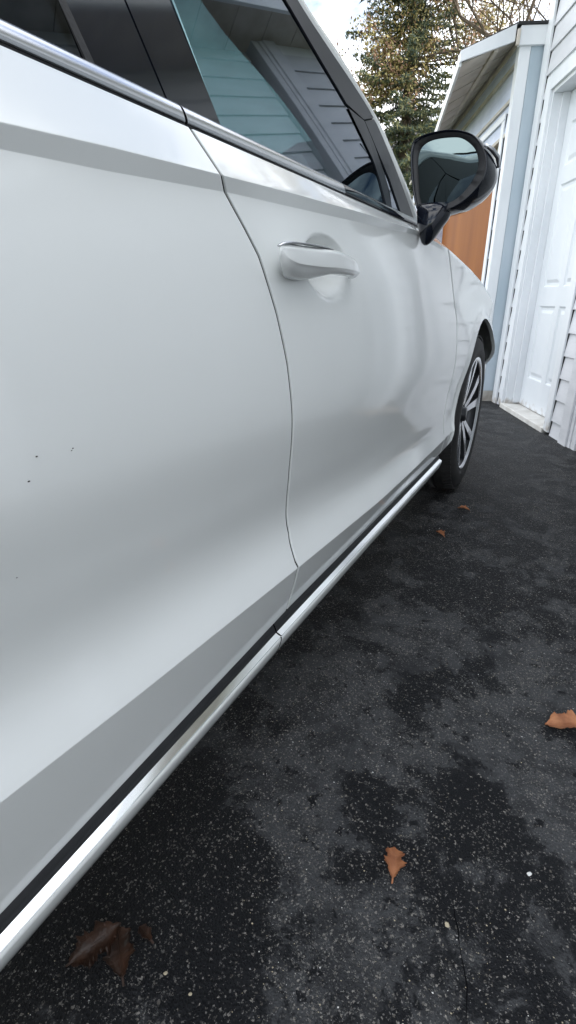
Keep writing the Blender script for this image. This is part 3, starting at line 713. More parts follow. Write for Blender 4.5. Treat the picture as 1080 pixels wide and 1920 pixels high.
# windscreen
A = []
for i in range(24):
    t = i/23; e = EDG[int((1-t)*(len(EDG)-1))]; x0 = gx(e[1])-.03
    hw = abs(CXM - x0); row = []
    for s_ in np.linspace(-1, 1, 25):
        bul = 1-s_**2; row.append((CXM + s_*hw, e[0] + bul*(.30-.18*t), e[1] + bul*(.02+.02*t)))
    A.append(row)
A = np.array(A)
cpart(link('windscreen', A.reshape(-1, 3), grid_faces(24, 25), M['glass_shield'], smooth=True))
for c0, c1 in ((0, 4), (21, 25)):      # inner pillar trim behind the edge of the glass
    T = A[:, c0:c1].copy(); T[..., 2] -= .012; T[..., 1] -= .012
    cpart(link('pillar_trim', T.reshape(-1, 3), grid_faces(24, c1-c0), M['interior'], smooth=True))
# hood between the two wings
A = []
for y in np.linspace(1.62, 3.55, 40):
    x0 = side(np.array([y]), 0)[0][0] + .002; z0 = zB(y); hw = abs(CXM-x0); row = []
    for s_ in np.linspace(-1, 1, 33):
        bul = (1-abs(s_)**2.5); row.append((CXM+s_*hw, y + .12*(1-s_*s_)*smoothstep((y-2.9)/.6)*1, z0 + bul*.05*(1-smoothstep((y-3.0)/.55)*.6)+ .012*smoothstep((abs(s_)-.0)/.1)*0))
    A.append(row)
cpart(link('hood', np.array(A).reshape(-1, 3), grid_faces(40, 33), M['paint'], smooth=True))
# nose and tail closures
for nm, yy, sg in (('front_bumper', 3.55, 1), ('tailgate', -1.68, -1)):
    A = []
    for v in np.linspace(0, 11, 24):
        x, z = side(np.array([yy]), v); hw = abs(CXM-x[0]); row = []
        for s_ in np.linspace(-1, 1, 21): row.append((CXM+s_*hw, yy + sg*.12*(1-s_*s_), z[0] if sg > 0 else z[0]))
        A.append(row)
    cpart(link(nm, np.array(A).reshape(-1, 3), grid_faces(24, 21), M['paint'], smooth=True))
A = []
for t in np.linspace(0, 1, 14):
    row = []
    for s_ in np.linspace(-1, 1, 21): row.append((CXM + s_*(.745+.10*(1-t)), -1.45-.22*(1-t) - .08*(1-s_*s_)*(1-t), 1.08+.53*t + .1*t*(1-s_**4)))
    A.append(row)
cpart(link('rear_window', np.array(A).reshape(-1, 3), grid_faces(14, 21), M['glass_rear'], smooth=True))
plate('rear_quarter', [(-1.50, 1.11), (-.62, 1.11), (-.62, 1.602), (-.9, 1.640), (-1.42, 1.62)], .002, .03, M['gloss_black'], car)
# inner dark shell so that the gaps read black
b = MB(); b.box((2*CXM+.47, -.08, .24), (-.47, 2.06, 1.02)); b.build('inner_shell', M['black_plastic']); cpart(bpy.data.objects['inner_shell'])
b = MB(); b.box((2*CXM+.75, -1.5, .26), (-.75, 3.4, .85)); cpart(b.build('chassis', M['black_plastic']))
# far-side glass and pillars
for o in (glass_f, glass_r): mirror_copy(o)
for o in [c for c in car.children if c.name.startswith(('a_pillar', 'pillar_foot', 'pillar_edge', 'window_frame', 'rear_quarter'))]: mirror_copy(o)
for o in [c for c in list(front_door.children)+list(rear_door.children) if c.name.startswith(('pillar_cover', 'division_bar', 'belt_trim', 'sill'))]:
    mirror_copy(o, far['front_door'] if o.parent is front_door else far['rear_door'])

# door handle: lofted pull, base, chrome blade
def loft(name, secs, mat, parent, seg=20, p=2.6):
    """secs: (y, xc, zc, hx, hz)"""
    vs = []; n = len(secs)
    for (y, xc, zc, hx, hz) in secs:
        for k in range(seg):
            a = 2*math.pi*k/seg; c, s_ = math.cos(a), math.sin(a)
            vs.append((xc + hx*math.copysign(abs(c)**(2/p), c), y, zc + hz*math.copysign(abs(s_)**(2/p), s_)))
    fs = [(i*seg+k, i*seg+(k+1) % seg, (i+1)*seg+(k+1) % seg, (i+1)*seg+k) for i in range(n-1) for k in range(seg)]
    fs += [tuple(range(seg))[::-1], tuple((n-1)*seg+k for k in range(seg))]
    o = link(name, vs, fs, mat, smooth=True); fix_normals(o); return cpart(o, parent)
def hsection(top, bot, crease, xo, xi):
    """closed handle section: domed above, a crease, then the underside running back to the door"""
    D = xo-xi; up = spline([(xi, top-.003), (xi+.2*D, top-.0002), (xo-.4*D, top), (xo-.10*D, top-.0045), (xo-.0008, (top+crease)/2+.001), (xo, crease+.0018), (xo-.0004, crease)], 24)
    D = min(xo-xi, .03)
    dn = spline([(xo-.05*D, crease-.0008), (xo-.26*D, crease-(crease-bot)*.62), (xo-.50*D, bot+.0006), (xi+.12*D, bot), (xi, bot+.003)], 16)
    return up + dn
HS = [(.683, .9830, .9805, .9818, -.374, -.378), (.686, .9862, .971, .9775, -.367, -.373), (.694, .988, .961, .971, -.3635, -.376), (.708, .9895, .954, .967, -.361, -.381), (.730, .991, .9485, .965, -.360, -.391), (.765, .992, .9465, .9645, -.3595, -.396), (.800, .9925, .9485, .9645, -.3595, -.394), (.825, .9925, .9525, .965, -.3595, -.383), (.860, .992, .9565, .966, -.360, -.377), (.900, .991, .957, .966, -.361, -.377), (.938, .9885, .9565, .9655, -.363, -.379), (.966, .985, .955, .9645, -.366, -.384), (.986, .980, .9545, .964, -.3695, -.392), (.999, .974, .955, .963, -.374, -.394), (1.006, .967, .959, .962, -.382, -.394)]
P_ = spline(HS[1:], 70)
A = [[(x, h_[0], z) for x, z in hsection(*h_[1:])] for h_ in P_]
c0 = np.mean(np.array(A[0]), 0)
A = [[tuple(c0 + (np.array(p)-c0)*sc + np.array((0, dy, 0))) for p in A[0]] for sc, dy in ((.35, -.0022), (.75, -.0016))] + A
nh = len(A[0]); vs = [p for R in A for p in R]
fs = [(i*nh+k, i*nh+(k+1) % nh, (i+1)*nh+(k+1) % nh, (i+1)*nh+k) for i in range(len(A)-1) for k in range(nh)]
vs.append(tuple(c0 + np.array((0, -.0026, 0)))); fs += [(k, (k+1) % nh, len(vs)-1) for k in range(nh)]
handle = link('handle', vs, fs, M['paint'], smooth=True); fix_normals(handle); cpart(handle, front_door)
loft('handle_blade', [(.683, -.372, .9860, .002, .0014), (.690, -.369, .9890, .004, .0018), (.71, -.368, .9915, .006, .0016), (.76, -.368, .9935, .007, .0013), (.82, -.369, .9938, .005, .0010), (.86, -.370, .9930, .003, .0006)], M['satin'], front_door)

# door mirror
MN = Vector((-.20, -.97, .085)).normalized()
M0 = Vector((-.36, 1.55, 1.22))
def mplane(x, z, d=0.0):
    """point on the mirror face plane at given x,z, pushed d forward"""
    y = M0.y - (MN.x*(x-M0.x) + MN.z*(z-M0.z))/MN.y
    return Vector((x, y, z)) - MN*d
def closed_spline(pts, n):
    P = [np.array(p, float) for p in pts]; m = len(P); out = []
    for k in range(n):
        t = k/n*m; i = int(t); u_ = t-i; p0, p1, p2, p3 = P[(i-1) % m], P[i % m], P[(i+1) % m], P[(i+2) % m]
        out.append(.5*((2*p1)+(-p0+p2)*u_+(2*p0-5*p1+4*p2-p3)*u_*u_+(-p0+3*p1-3*p2+p3)*u_**3))
    return out
HO = [(-.465, 1.285), (-.456, 1.303), (-.419, 1.311), (-.36, 1.309), (-.313, 1.294), (-.286, 1.272), (-.267, 1.244), (-.259, 1.213), (-.267, 1.183), (-.295, 1.154), (-.332, 1.135), (-.392, 1.124), (-.427, 1.135), (-.447, 1.180), (-.462, 1.245)]
GO = [(-.447, 1.262), (-.440, 1.215), (-.428, 1.165), (-.408, 1.144), (-.341, 1.153), (-.305, 1.18), (-.287, 1.213), (-.288, 1.238), (-.302, 1.264), (-.332, 1.287), (-.362, 1.295), (-.410, 1.297), (-.438, 1.287)][::-1]
NSEG = 72
ho = closed_spline(HO, NSEG); go = closed_spline(GO, NSEG)
hc = np.mean(np.array(ho), 0)
rings = []
for sc, d, dx in ((.955, .010, 0), (.985, .0, 0), (1.0, .004, 0), (1.005, .018, .002), (.99, .045, .005), (.92, .085, .007), (.79, .118, .007), (.57, .140, .005), (.30, .152, .004), (.05, .155, 0)):
    rings.append([mplane(hc[0]+(p[0]-hc[0])*sc+dx, hc[1]+(p[1]-hc[1])*sc, d) for p in ho])
vs = [v for R in rings for v in R]; fs = [(i*NSEG+k, (i+1)*NSEG+k, (i+1)*NSEG+(k+1) % NSEG, i*NSEG+(k+1) % NSEG) for i in range(len(rings)-1) for k in range(NSEG)]
fs.append(tuple((len(rings)-1)*NSEG+k for k in range(NSEG)))
mir = link('door_mirror', vs, fs, M['gloss_black'], smooth=True); fix_normals(mir); cpart(mir)
# inner bezel from rim to glass
gc = np.mean(np.array(go), 0)
r1 = [mplane(hc[0]+(p[0]-hc[0])*.955, hc[1]+(p[1]-hc[1])*.955, .010) for p in ho]
r2 = []
for v in r1:
    a = math.atan2(v.z-gc[1], v.x-gc[0]); best = min(go, key=lambda p: abs((math.atan2(p[1]-gc[1], p[0]-gc[0])-a+math.pi) % (2*math.pi)-math.pi)); r2.append(mplane(gc[0]+(best[0]-gc[0])*1.012, gc[1]+(best[1]-gc[1])*1.012, .013))
r3 = [v - MN*.006 for v in r2]
vs = r1+r2+r3; fs = [(i*NSEG+k, i*NSEG+(k+1) % NSEG, (i+1)*NSEG+(k+1) % NSEG, (i+1)*NSEG+k) for i in range(2) for k in range(NSEG)]
bz = link('mirror_bezel', vs, fs, M['black_plastic'], smooth=True); fix_normals(bz); cpart(bz, mir)
gp = []
for sc, dd in ((.0, .0125), (.25, .01262), (.5, .0130), (.75, .01365), (1.0, .0145)):
    gp.append([mplane(gc[0]+(p[0]-gc[0])*max(sc, .001), gc[1]+(p[1]-gc[1])*max(sc, .001), dd) for p in go])
vs = [v for R in gp for v in R] + [v.copy() for v in gp[-1]] + [v - MN*.004 for v in gp[-1]]
fs = [(i*NSEG+k, i*NSEG+(k+1) % NSEG, (i+1)*NSEG+(k+1) % NSEG, (i+1)*NSEG+k) for i in (0, 1, 2, 3, 5) for k in range(NSEG)]
cpart(link('mirror_glass', vs, fs, M['mirror'], smooth=True), mir)
# stalk down to the door shoulder
fsec = [(1.150, -.388, 1.575, .047, .036), (1.128, -.386, 1.572, .045, .040), (1.112, -.388, 1.570, .040, .044), (1.098, -.391, 1.568, .033, .044), (1.084, -.393, 1.566, .026, .040), (1.070, -.395, 1.563, .019, .031), (1.059, -.397, 1.560, .012, .020), (1.053, -.398, 1.558, .004, .008)]
vs = [(xc+rx*math.cos(a), yc+ry*math.sin(a), z) for z, xc, yc, rx, ry in fsec for a in np.linspace(0, 2*math.pi, 25)[:-1]]
fs = [(i*24+k, i*24+(k+1) % 24, (i+1)*24+(k+1) % 24, (i+1)*24+k) for i in range(len(fsec)-1) for k in range(24)] + [tuple(range(24)), tuple((len(fsec)-1)*24+k for k in range(24))]
st = link('mirror_foot', vs, fs, M['gloss_black'], smooth=True); fix_normals(st); cpart(st, mir)
b = MB(); b.tube([mplane(-.270, 1.262, .004), mplane(-.262, 1.258, .03), mplane(-.258, 1.250, .06), mplane(-.262, 1.235, .085)], [.004, .0055, .0055, .003], 10); cpart(b.build('indicator_lamp', M['satin'], smooth=True), mir)
mirror_parts = [mir] + list(mir.children)
mm = mirror_copy(mir)
for c in list(mir.children): mirror_copy(c, mm)

# wheels
def wheel(xf, yc, zc, side_s=1):
    w = empty('wheel', (0, 0, 0)); w.parent = car; w.matrix_parent_inverse = Matrix.Identity(4)
    w.location = (xf-car.location.x, yc-car.location.y, zc); w.scale = (1, 1.02, 1.02)
    R = .374; s = side_s
    tp = [(.268, -.012), (.275, -.004), (.300, .002), (.325, .001), (.345, -.006), (.358, -.018), (.366, -.032), (.3715, -.050)]
    for k in range(4): 
        x = -.062 - k*.045; tp += [(R, x), (R, x-.030), (R-.008, x-.033), (R-.008, x-.041), (R, x-.045)]
    tp += [(.366, -.245), (.35, -.262), (.30, -.268), (.262, -.255)]
    vs, fs = lathe(tp, 96); vs = [(x*s, y, z) for x, y, z in vs]; o = link('tyre', vs, fs, M['rubber'], w, True); fix_normals(o)
    # shoulder blocks
    b = MB()
    for k in range(72):
        a = 2*math.pi*k/72; da = 2*math.pi/72*.34
        pts = []
        for r, x in ((.3665, -.024), (.3757, -.055), (.3757, -.028)):
            pass
        def pt(r, x, aa): return (x*s, r*math.cos(aa), r*math.sin(aa))
        b.hexa([pt(.360, -.012, a-da), pt(.360, -.012, a+da), pt(.372, -.052, a+da), pt(.372, -.052, a-da), pt(.368, -.012, a-da), pt(.368, -.012, a+da), pt(.3765, -.052, a+da), pt(.3765, -.052, a-da)])
    b.build('tread_blocks', M['rubber'], o)['kind'] = 'stuff'
    rp = [(.262, -.006), (.270, -.004), (.273, -.010), (.268, -.016), (.255, -.022), (.248, -.05), (.24, -.12), (.235, -.20), (.0, -.20)]
    vs, fs = lathe(rp, 72); vs = [(x*s, y, z) for x, y, z in vs]; rim = link('rim', vs, fs, M['alloy_dark'], w, True); fix_normals(rim)
    vs, fs = lathe([(.255, -.014), (.264, -.0035), (.2705, -.0025), (.2725, -.006), (.268, -.012)], 72); vs = [(x*s, y, z) for x, y, z in vs]
    lip = link('rim_lip', vs, fs, M['alloy'], rim, True); fix_normals(lip)
    for k in range(5):
        for e in (-1, 1):
            a = 2*math.pi*k/5 + .35; b = MB()
            def p2(r, off, x): return (x*s, r*math.cos(a) - off*math.sin(a), r*math.sin(a) + off*math.cos(a))
            pr = [(.045, .012, -.040), (.10, .022, -.030), (.17, .042, -.020), (.235, .066, -.014), (.259, .076, -.012)]
            wv = [.014, .017, .020, .024, .030]
            V = []
            for (r, c, x), hw in zip(pr, wv):
                c *= e
                V += [p2(r, c-hw, x), p2(r, c+hw, x), p2(r, c+hw*1.25, x-.03), p2(r, c-hw*1.25, x-.03)]
            F_ = [(4*i+j, 4*i+(j+1) % 4, 4*i+4+(j+1) % 4, 4*i+4+j) for i in range(4) for j in range(4)] + [(0, 1, 2, 3), (16, 17, 18, 19)]
            b.add(V, F_); sp = b.build('spoke', M['alloy'], rim, bev=.002)
            sp.data.materials.append(M['alloy_dark'])
            for p in sp.data.polygons:
                if p.normal.x*s < .75: p.material_index = 1
    vs, fs = lathe([(.0, -.022), (.030, -.023), (.034, -.028), (.036, -.045), (.060, -.050), (.075, -.06), (.08, -.10)], 40); vs = [(x*s, y, z) for x, y, z in vs]
    hb = link('hub_cap', vs, fs, M['alloy_dark'], rim, True); fix_normals(hb)
    vs, fs = lathe([(.16, -.125), (.19, -.125), (.19, -.145), (.07, -.15)], 48); vs = [(x*s, y, z) for x, y, z in vs]
    bd = link('brake_disc', vs, fs, M['satin'], rim, True); fix_normals(bd)
    return w
for yc in (FW[0], RW[0]):
    wheel(-.386, yc + .01, .384); wheel(2*CXM+.386, yc + .01, .384, -1)
# wheel arch liners
for yc, zc, ry, rz in (FW, RW):
    vs = []; ta = np.linspace(-.25, math.pi*.92, 40)
    for x in (-.418, -.50, -.70):
        for t in ta: vs.append((min(x, -.418 - .10*max(0.0, (t-1.75)/1.1)) if yc > 0 else x, yc - (ry+.012)*math.cos(t), zc + (rz+.012)*math.sin(t)))
    l_ = cpart(link('wheel_liner', vs, grid_faces(3, 40), M['black_plastic'], smooth=True)); mirror_copy(l_)
    b = MB(); b.box((-.72, yc-.55, .28), (-.70, yc+.55, .95)); l2 = cpart(b.build('liner_back', M['black_plastic'])); mirror_copy(l2)

# interior
def seat(x, y):
    b = MB(); b.box((x-.25, y-.25, .55), (x+.25, y+.28, .80)); o = b.build('seat', M['interior'], bev=.05); cpart(o)
    b = MB(); b.hexa([(x-.24, y-.34, .74), (x+.24, y-.34, .74), (x+.24, y-.20, .74), (x-.24, y-.20, .74), (x-.19, y-.55, 1.30), (x+.19, y-.55, 1.30), (x+.19, y-.45, 1.30), (x-.19, y-.45, 1.30)])
    cpart(b.build('backrest', M['interior'], bev=.04), o)
    b = MB(); b.hexa([(x-.13, y-.58, 1.33), (x+.13, y-.58, 1.33), (x+.13, y-.48, 1.33), (x-.13, y-.48, 1.33), (x-.11, y-.60, 1.50), (x+.11, y-.60, 1.50), (x+.11, y-.52, 1.50), (x-.11, y-.52, 1.50)])
    cpart(b.build('headrest', M['interior'], bev=.03), o)
for x in (-.93, -1.77):
    seat(x, .92); seat(x, -.05)
b = MB(); b.hexa([(2*CXM+.56, 1.35, .80), (-.56, 1.35, .80), (-.56, 1.9, .80), (2*CXM+.56, 1.9, .80), (2*CXM+.56, 1.40, 1.08), (-.56, 1.40, 1.08), (-.56, 1.9, 1.12), (2*CXM+.56, 1.9, 1.12)]); cpart(b.build('dashboard', M['interior'], bev=.03))
b = MB(); ring = [(-.93+.185*math.cos(t), 1.20+.07*math.sin(t), 1.02+.17*math.sin(t)) for t in np.linspace(0, 2*math.pi, 33)]; b.tube(ring, .014, 10); cpart(b.build('steering_wheel', M['interior'], smooth=True))
for sg in (0, 1):
    b = MB(); xa = -.475 if not sg else 2*CXM+.475; xb = xa-.06 if not sg else xa+.06
    b.box((min(xa, xb), -.9, 1.0), (max(xa, xb), 1.6, 1.105)); cpart(b.build('door_card', M['interior']))
# small mud specks on the rear door
b = MB()
for (x, y, z, r) in ((-.383, .212, .777, .0022), (-.3815, .258, .781, .0018), (-.3822, .270, .799, .0016), (-.3822, .307, .797, .0013), (-.3822, .305, .7955, .0010), (-.38, .235, .70, .001)):
    x0, z0 = None, None
    zz = z; 
    # find the surface x at this height
    best = min((abs(side(np.array([y]), v)[1][0]-zz), side(np.array([y]), v)[0][0]) for v in VV); xs_ = best[1]
    r *= .6; ring = [(xs_+.0006, y+r*math.cos(a)*1.3, zz+r*math.sin(a)*.7) for a in np.linspace(0, 2*math.pi, 7)[:-1]]
    b.add([(xs_+.0015, y, zz)]+ring, [(0, i+1, (i+1) % 6+1) for i in range(6)])
cpart(b.build('mud_specks', M['dirt']), rear_door)['kind'] = 'stuff'

# ------------------------------------------------------------------ trees
def make_tree(name, loc, H, trunk_r, label, cat, group=None):
    t = empty(name, loc); tag(t, label, cat, group); return t
def spruce(loc, H, Rr, label, z_start=1.2, seed=1):
    rnd = random.Random(seed); t = make_tree('spruce_tree', loc, H, .2, label, 'tree')
    b = MB(); b.tube([(0, 0, -.05), (0, 0, H*.4), (.03, 0, H*.8), (.03, 0, H)], [.2, .14, .05, .01], 10); b.build('trunk', M['bark'], t, True)
    vs, fs, fm = [], [], []
    bw = MB(); z = z_start
    while z < H-.1:
        k = rnd.randint(6, 8); a0 = rnd.random()*6.28
        for i in range(k):
            a = a0 + i*6.283/k + rnd.uniform(-.25, .25); Lb = Rr*(1-z/H)**.75*rnd.uniform(.62, 1.12) + .15
            dirv = Vector((math.cos(a), math.sin(a), 0)); sidev = Vector((-math.sin(a), math.cos(a), 0)); pts = []
            n = max(4, int(Lb/.14))
            zz = z + rnd.uniform(-.12, .12)
            for j in range(n+1):
                u_ = j/n; pts.append(dirv*(Lb*u_) + Vector((0, 0, zz - .34*Lb*u_ + .24*Lb*u_**2.4)))
            bw.tube(pts[::2] if len(pts) > 5 else pts, [max(.004, .022*(1-m/len(pts))) for m in range(len(pts[::2] if len(pts) > 5 else pts))], 4, False)
            for j in range(1, n+1):
                u_ = j/n; p = pts[j]
                for sgn in (-1, 1):
                    tl = (.16 + .34*Lb*.33*(1-u_)) * rnd.uniform(.6, 1.2)
                    tip = p + sidev*sgn*tl + dirv*tl*.55 - Vector((0, 0, tl*rnd.uniform(.15, .55)))
                    m = max(2, int(tl/.07))
                    for q in range(m):
                        c = p.lerp(tip, (q+.5)/m)
                        tipness = u_*.6 + (q/m)*.4
                        for w_ in range(8):
                            d = Vector((rnd.gauss(0, 1), rnd.gauss(0, 1), rnd.gauss(-.1, .7))).normalized()*rnd.uniform(.07, .15)
                            e = d.orthogonal().normalized()*rnd.uniform(.013, .026)
                            o_ = len(vs); vs += [c-e, c+e, c+d]; fs.append((o_, o_+1, o_+2))
                            r_ = rnd.random(); fm.append(2 if (r_ < .20 and tipness > .5) else (1 if r_ < .55 else 0))
        z += rnd.uniform(.24, .36)*(1 if z < H*.7 else .7)
    bw.build('branches', M['bark'], t)['kind'] = 'stuff'
    o = link('crown', vs, fs, None, t, mats=[M['spruce_a'], M['spruce_b'], M['spruce_c']], fmat=fm); o['kind'] = 'stuff'
    return t
def branching(rnd, p, d, L, r, depth, segs, tips):
    q = p + d*L
    mid = p.lerp(q, .5) + Vector((rnd.gauss(0, .04), rnd.gauss(0, .04), rnd.gauss(0, .03)))*L
    segs.append(([p, mid, q], [r, r*.86, r*.72]))
    if depth == 0: tips.append((q, d)); return
    if depth <= 2: tips.append((mid, d)); tips.append((q, d))
    for i in range(rnd.choice((2, 3, 3))):
        a = d.orthogonal().normalized(); a.rotate(Matrix.Rotation(rnd.random()*6.283, 3, d))
        nd = (d + a*rnd.uniform(.45, .95) + Vector((0, 0, .10))).normalized()
        branching(rnd, q if i < 2 else mid, nd, L*rnd.uniform(.62, .86), r*rnd.uniform(.5, .7), depth-1, segs, tips)
def leafy(loc, H, label, seed, depth=6, leaves=9, L0=None, name='budding_tree', spread=.30, trunk=.16, size=.05):
    rnd = random.Random(seed); t = make_tree(name, loc, H, .2, label, 'tree'); segs, tips = [], []
    base = Vector((0, 0, H*.28))
    for i in range(5):
        a = i*1.2566 + rnd.random()*.5; d = Vector((math.cos(a)*.5, math.sin(a)*.5, 1)).normalized()
        branching(rnd, base + Vector((0, 0, i*.25*H*.06)), d, (L0 or H*.19), trunk*.5, depth-1, segs, tips)
    b = MB(); b.tube([(0, 0, -.05), (0, 0, H*.2), (0, 0, H*.36)], [trunk*1.15, trunk, trunk*.6], 10); b.build('trunk', M['bark'], t, True)
    bw = MB()
    for pts, rad in segs: bw.tube(pts, [max(.004, r) for r in rad], 5 if rad[0] > .02 else 4, False)
    bw.build('branches', M['bark'], t)['kind'] = 'stuff'
    if leaves:
        vs, fs, fm = [], [], []
        for (q, d) in tips:
            base_m = rnd.choice((0, 0, 1, 2))
            for k in range(leaves):
                c = q + Vector((rnd.gauss(0, spread), rnd.gauss(0, spread), rnd.gauss(0, spread*.8)))
                e1 = Vector((rnd.gauss(0, 1), rnd.gauss(0, 1), rnd.gauss(0, 1))).normalized(); e2 = e1.orthogonal().normalized()
                s_ = size*rnd.uniform(.6, 1.5); o_ = len(vs)
                vs += [c-e1*s_, c+e2*s_*.5, c+e1*s_, c-e2*s_*.5]; fs.append((o_, o_+1, o_+2, o_+3)); fm.append(base_m if rnd.random() < .6 else rnd.randint(0, 2))
        o = link('crown', vs, fs, None, t, mats=[M['bud_a'], M['bud_b'], M['bud_c']], fmat=fm); o['kind'] = 'stuff'
    return t
spruce((-5.35, 17.5, 0), 14.5, 2.5, 'blue-green spruce standing against the sky just right of the windscreen pillar', z_start=3.6, seed=4)
leafy((-1.6, 16.6, 0), 12.5, 'olive and brown budding tree behind the garage roof, right of the spruce', 11, depth=6, leaves=44, spread=.16, size=.04)
leafy((-1.6, 18.0, 0), 12.0, 'bare twiggy tree showing above the garage eave beside the house corner', 5, depth=6, leaves=0, name='bare_tree', trunk=.12)

# ------------------------------------------------------------------ neighbour house
nb = empty('neighbour_house', (-9.0, 25.0, 0)); tag(nb, 'distant tan lap-sided house glimpsed between the windscreen pillar and the mirror', 'house')
b = MB(); b.box((-5, 0, 0), (6, 7, 6.4)); b.build('wall', M['tan_siding'], nb)
k = 0
for k in range(21):
    b = MB(); z = .3*k + .05; b.hexa([(-5, -.03, z), (6, -.03, z), (6, -.001, z), (-5, -.001, z), (-5, -.006, z+.29), (6, -.006, z+.29), (6, -.001, z+.29), (-5, -.001, z+.29)]); b.build('siding_board', M['tan_siding'], nb)
b = MB(); b.hexa([(-5.4, -.5, 6.35), (6.4, -.5, 6.35), (6.4, 3.5, 8.2), (-5.4, 3.5, 8.2), (-5.4, -.5, 6.5), (6.4, -.5, 6.5), (6.4, 3.5, 8.35), (-5.4, 3.5, 8.35)]); b.hexa([(-5.4, 3.501, 8.2), (6.4, 3.501, 8.2), (6.4, 7.5, 6.35), (-5.4, 7.5, 6.35), (-5.4, 3.501, 8.35), (6.4, 3.501, 8.35), (6.4, 7.5, 6.5), (-5.4, 7.5, 6.5)]); b.build('roof', M['shingle'], nb)

# ------------------------------------------------------------------ small things on the driveway
def oak_leaf(name, loc, rz, L, label, mat, curl=.25, seed=0, tilt=(0, 0), group=None, cat='leaf'):
    rnd = random.Random(seed); n = 28; vs = []; fs = []
    prof = []
    for i in range(n+1):
        u_ = i/n
        wid = math.sin(math.pi*min(1, u_*1.02))**.7*.30*(.80 + .30*math.cos(u_*6.283*2.6+.6+rnd.uniform(-.5, .5))*(.4+u_*.6)) + .012
        prof.append((u_, max(.012, wid*rnd.uniform(.85, 1.15))))
    for u_, w_ in prof:
        for s_ in (-1, -.5, 0, .5, 1):
            x = s_*w_*L*(1 + .1*rnd.uniform(-1, 1)*abs(s_)); y = (u_-.5)*L
            z = curl*L*(.55*(s_*w_/.3)**2 + .35*math.sin(u_*3.3+.4)*.6 + .08*rnd.uniform(-1, 1)*abs(s_)) + .004*abs(s_)
            vs.append((x, y, z))
    fs = grid_faces(n+1, 5)
    zmin = min(v[2] for v in vs); vs = [(x, y, z-zmin+.002) for x, y, z in vs]
    k = len(vs); vs2 = [(x, y, z-.0012) for x, y, z in vs]; fs2 = [tuple(i+k for i in f[::-1]) for f in fs]
    bord = []
    for i in range(n): bord += [(i*5, k+i*5, k+(i+1)*5, (i+1)*5), (i*5+4, (i+1)*5+4, k+(i+1)*5+4, k+i*5+4)]
    t = empty(name, loc); tag(t, label, cat, group)
    o = link('blade', vs+vs2, fs+fs2+bord, mat, t, True)
    b = MB(); b.tube([(0, -L*.62, .003), (0, -L*.5, vs[2][2]+.001), (0, 0, vs[14*5+2][2]+.001), (0, L*.48, vs[n*5+2][2]+.001)], [.0016, .0018, .0012, .0006], 6); b.build('stem', mat, t)
    t.rotation_euler = (tilt[0], tilt[1], rz); return t
oak_leaf('oak_leaf', (.146, 1.118, 0), 2.0, .10, 'large dry orange-brown oak leaf at the right edge of the driveway', M['leaf'], .22, 3)
oak_leaf('oak_leaf', (-.118, .622, 0), .25, .058, 'small dry orange leaf standing alone in the middle of the driveway', M['leaf'], .3, 8, (0, .12))
oak_leaf('oak_leaf', (-.486, .292, .004), -.35, .080, 'dark reddish leaf folded upright in the shade beside the car sill', M['leaf_shade'], .55, 5, (.25, .55))
oak_leaf('oak_leaf', (-.447, .300, .0), .9, .078, 'nearly black shade-toned leaf lying flat next to the folded reddish leaf', M['leaf_shade'], .18, 15)
oak_leaf('oak_leaf', (-.427, .335, 0), 1.4, .032, 'tiny brown leaf scrap beyond the dark leaf', M['leaf_shade'], .3, 21)
oak_leaf('oak_leaf', (-.352, 2.054, 0), .8, .055, 'small red-brown leaf on the asphalt below the car sill end', M['leaf'], .25, 31)
oak_leaf('oak_leaf', (-.319, 2.389, 0), 1.5, .05, 'small red-brown leaf lying next to the front tyre', M['leaf'], .25, 41)
def stone(name, x, y, r, mat, label, seed, cat='pebble'):
    rnd = random.Random(seed); bm = bmesh.new(); bmesh.ops.create_icosphere(bm, subdivisions=2, radius=r)
    for v in bm.verts: v.co *= rnd.uniform(.82, 1.15); v.co.z = v.co.z*.6; v.co.x *= 1.25
    me = bpy.data.meshes.new(name); bm.to_mesh(me); bm.free(); me.materials.append(mat)
    o = bpy.data.objects.new(name, me); COL.objects.link(o); o.location = (x, y, r*.45); o.rotation_euler = (0, 0, rnd.random()*6); return tag(o, label, cat)
stone('pebble', .096, .714, .0036, M['pebble_white'], 'bright white pebble on the right side of the driveway', 1)
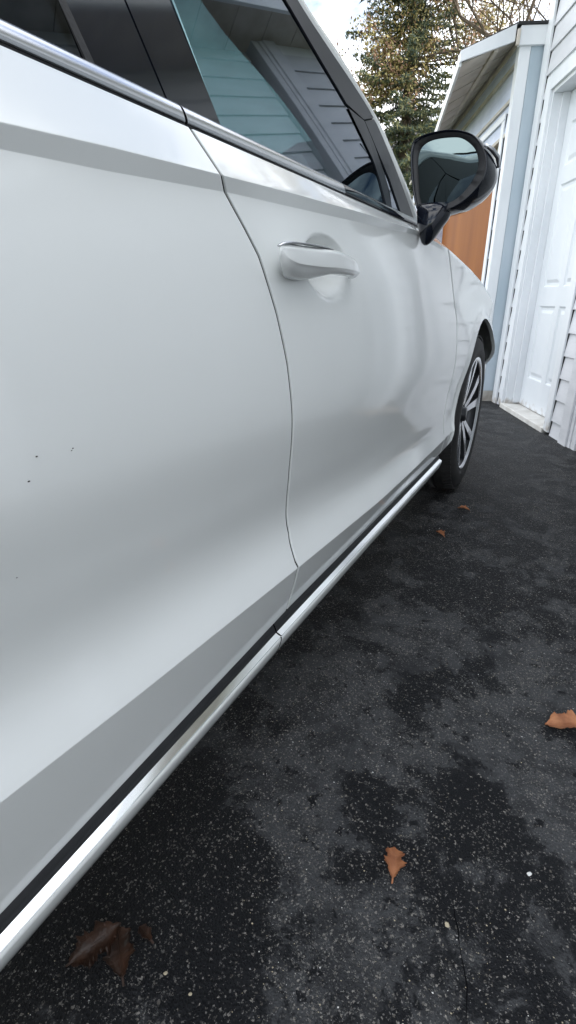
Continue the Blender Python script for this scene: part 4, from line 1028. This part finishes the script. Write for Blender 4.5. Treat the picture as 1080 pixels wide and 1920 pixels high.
stone('pebble', -.013, .568, .0036, M['pebble_tan'], 'cream pebble near the top of the dark crack', 2)
stone('pebble', -.367, .311, .0024, M['pebble_tan'], 'cream pebble beside the dark leaf', 3)
stone('pebble', -.319, .308, .0022, M['pebble_tan'], 'cream pebble at the bottom edge right of the dark leaf', 4)
# loose grit: real little stones scattered over the worn patches
rnd = random.Random(3); vs, fs, fm = [], [], []
for i in range(14000):
    y = .12 + 2.6*rnd.random()**1.6; x = rnd.uniform(-.62, .42 + .15*y)
    if math.sin(x*7+1.3)*math.sin(y*5+.4) + .5*math.sin(x*17+y*13) + rnd.uniform(-.9, .9) < .1: continue
    r = rnd.choice((.0005, .0006, .0007, .0008, .0009, .0013)) * rnd.uniform(.7, 1.2)
    o_ = len(vs); a = rnd.random()*6.28
    for k in range(4): vs.append((x + r*1.3*math.cos(a+k*1.571)*rnd.uniform(.6, 1.2), y + r*math.sin(a+k*1.571)*rnd.uniform(.6, 1.2), r*.3*rnd.random()))
    vs.append((x+rnd.uniform(-.3, .3)*r, y+rnd.uniform(-.3, .3)*r, r*.9)); vs.append((x, y, -.001))
    for k in range(4): fs.append((o_+k, o_+(k+1) % 4, o_+4)); fm.append(m_ if k else (m_ := rnd.choice((0, 1, 1, 2, 2, 2))))
gr = link('grit', vs, fs, None, None, mats=[M['pebble_white'], M['pebble_tan'], M['pebble_grey']], fmat=fm); tag(gr, kind='stuff')
# crack in the asphalt, filled with dark tar
b = MB(); pts = [(-.012, .612), (-.004, .585), (.004, .570), (.010, .548), (.022, .520), (.030, .500), (.034, .470), (.046, .43)]
L_, R_ = [], []
for i, (x, y) in enumerate(pts):
    w_ = (.0003, .0010, .0014, .0004, .0010, .0012, .0004, .0006)[i]; L_.append((x-w_, y, .0012)); R_.append((x+w_, y, .0012))
b.add(L_+R_, [(i, i+1, len(pts)+i+1, len(pts)+i) for i in range(len(pts)-1)]); b.build('driveway_crack', M['gap']); tag(bpy.data.objects['driveway_crack'], kind='structure')
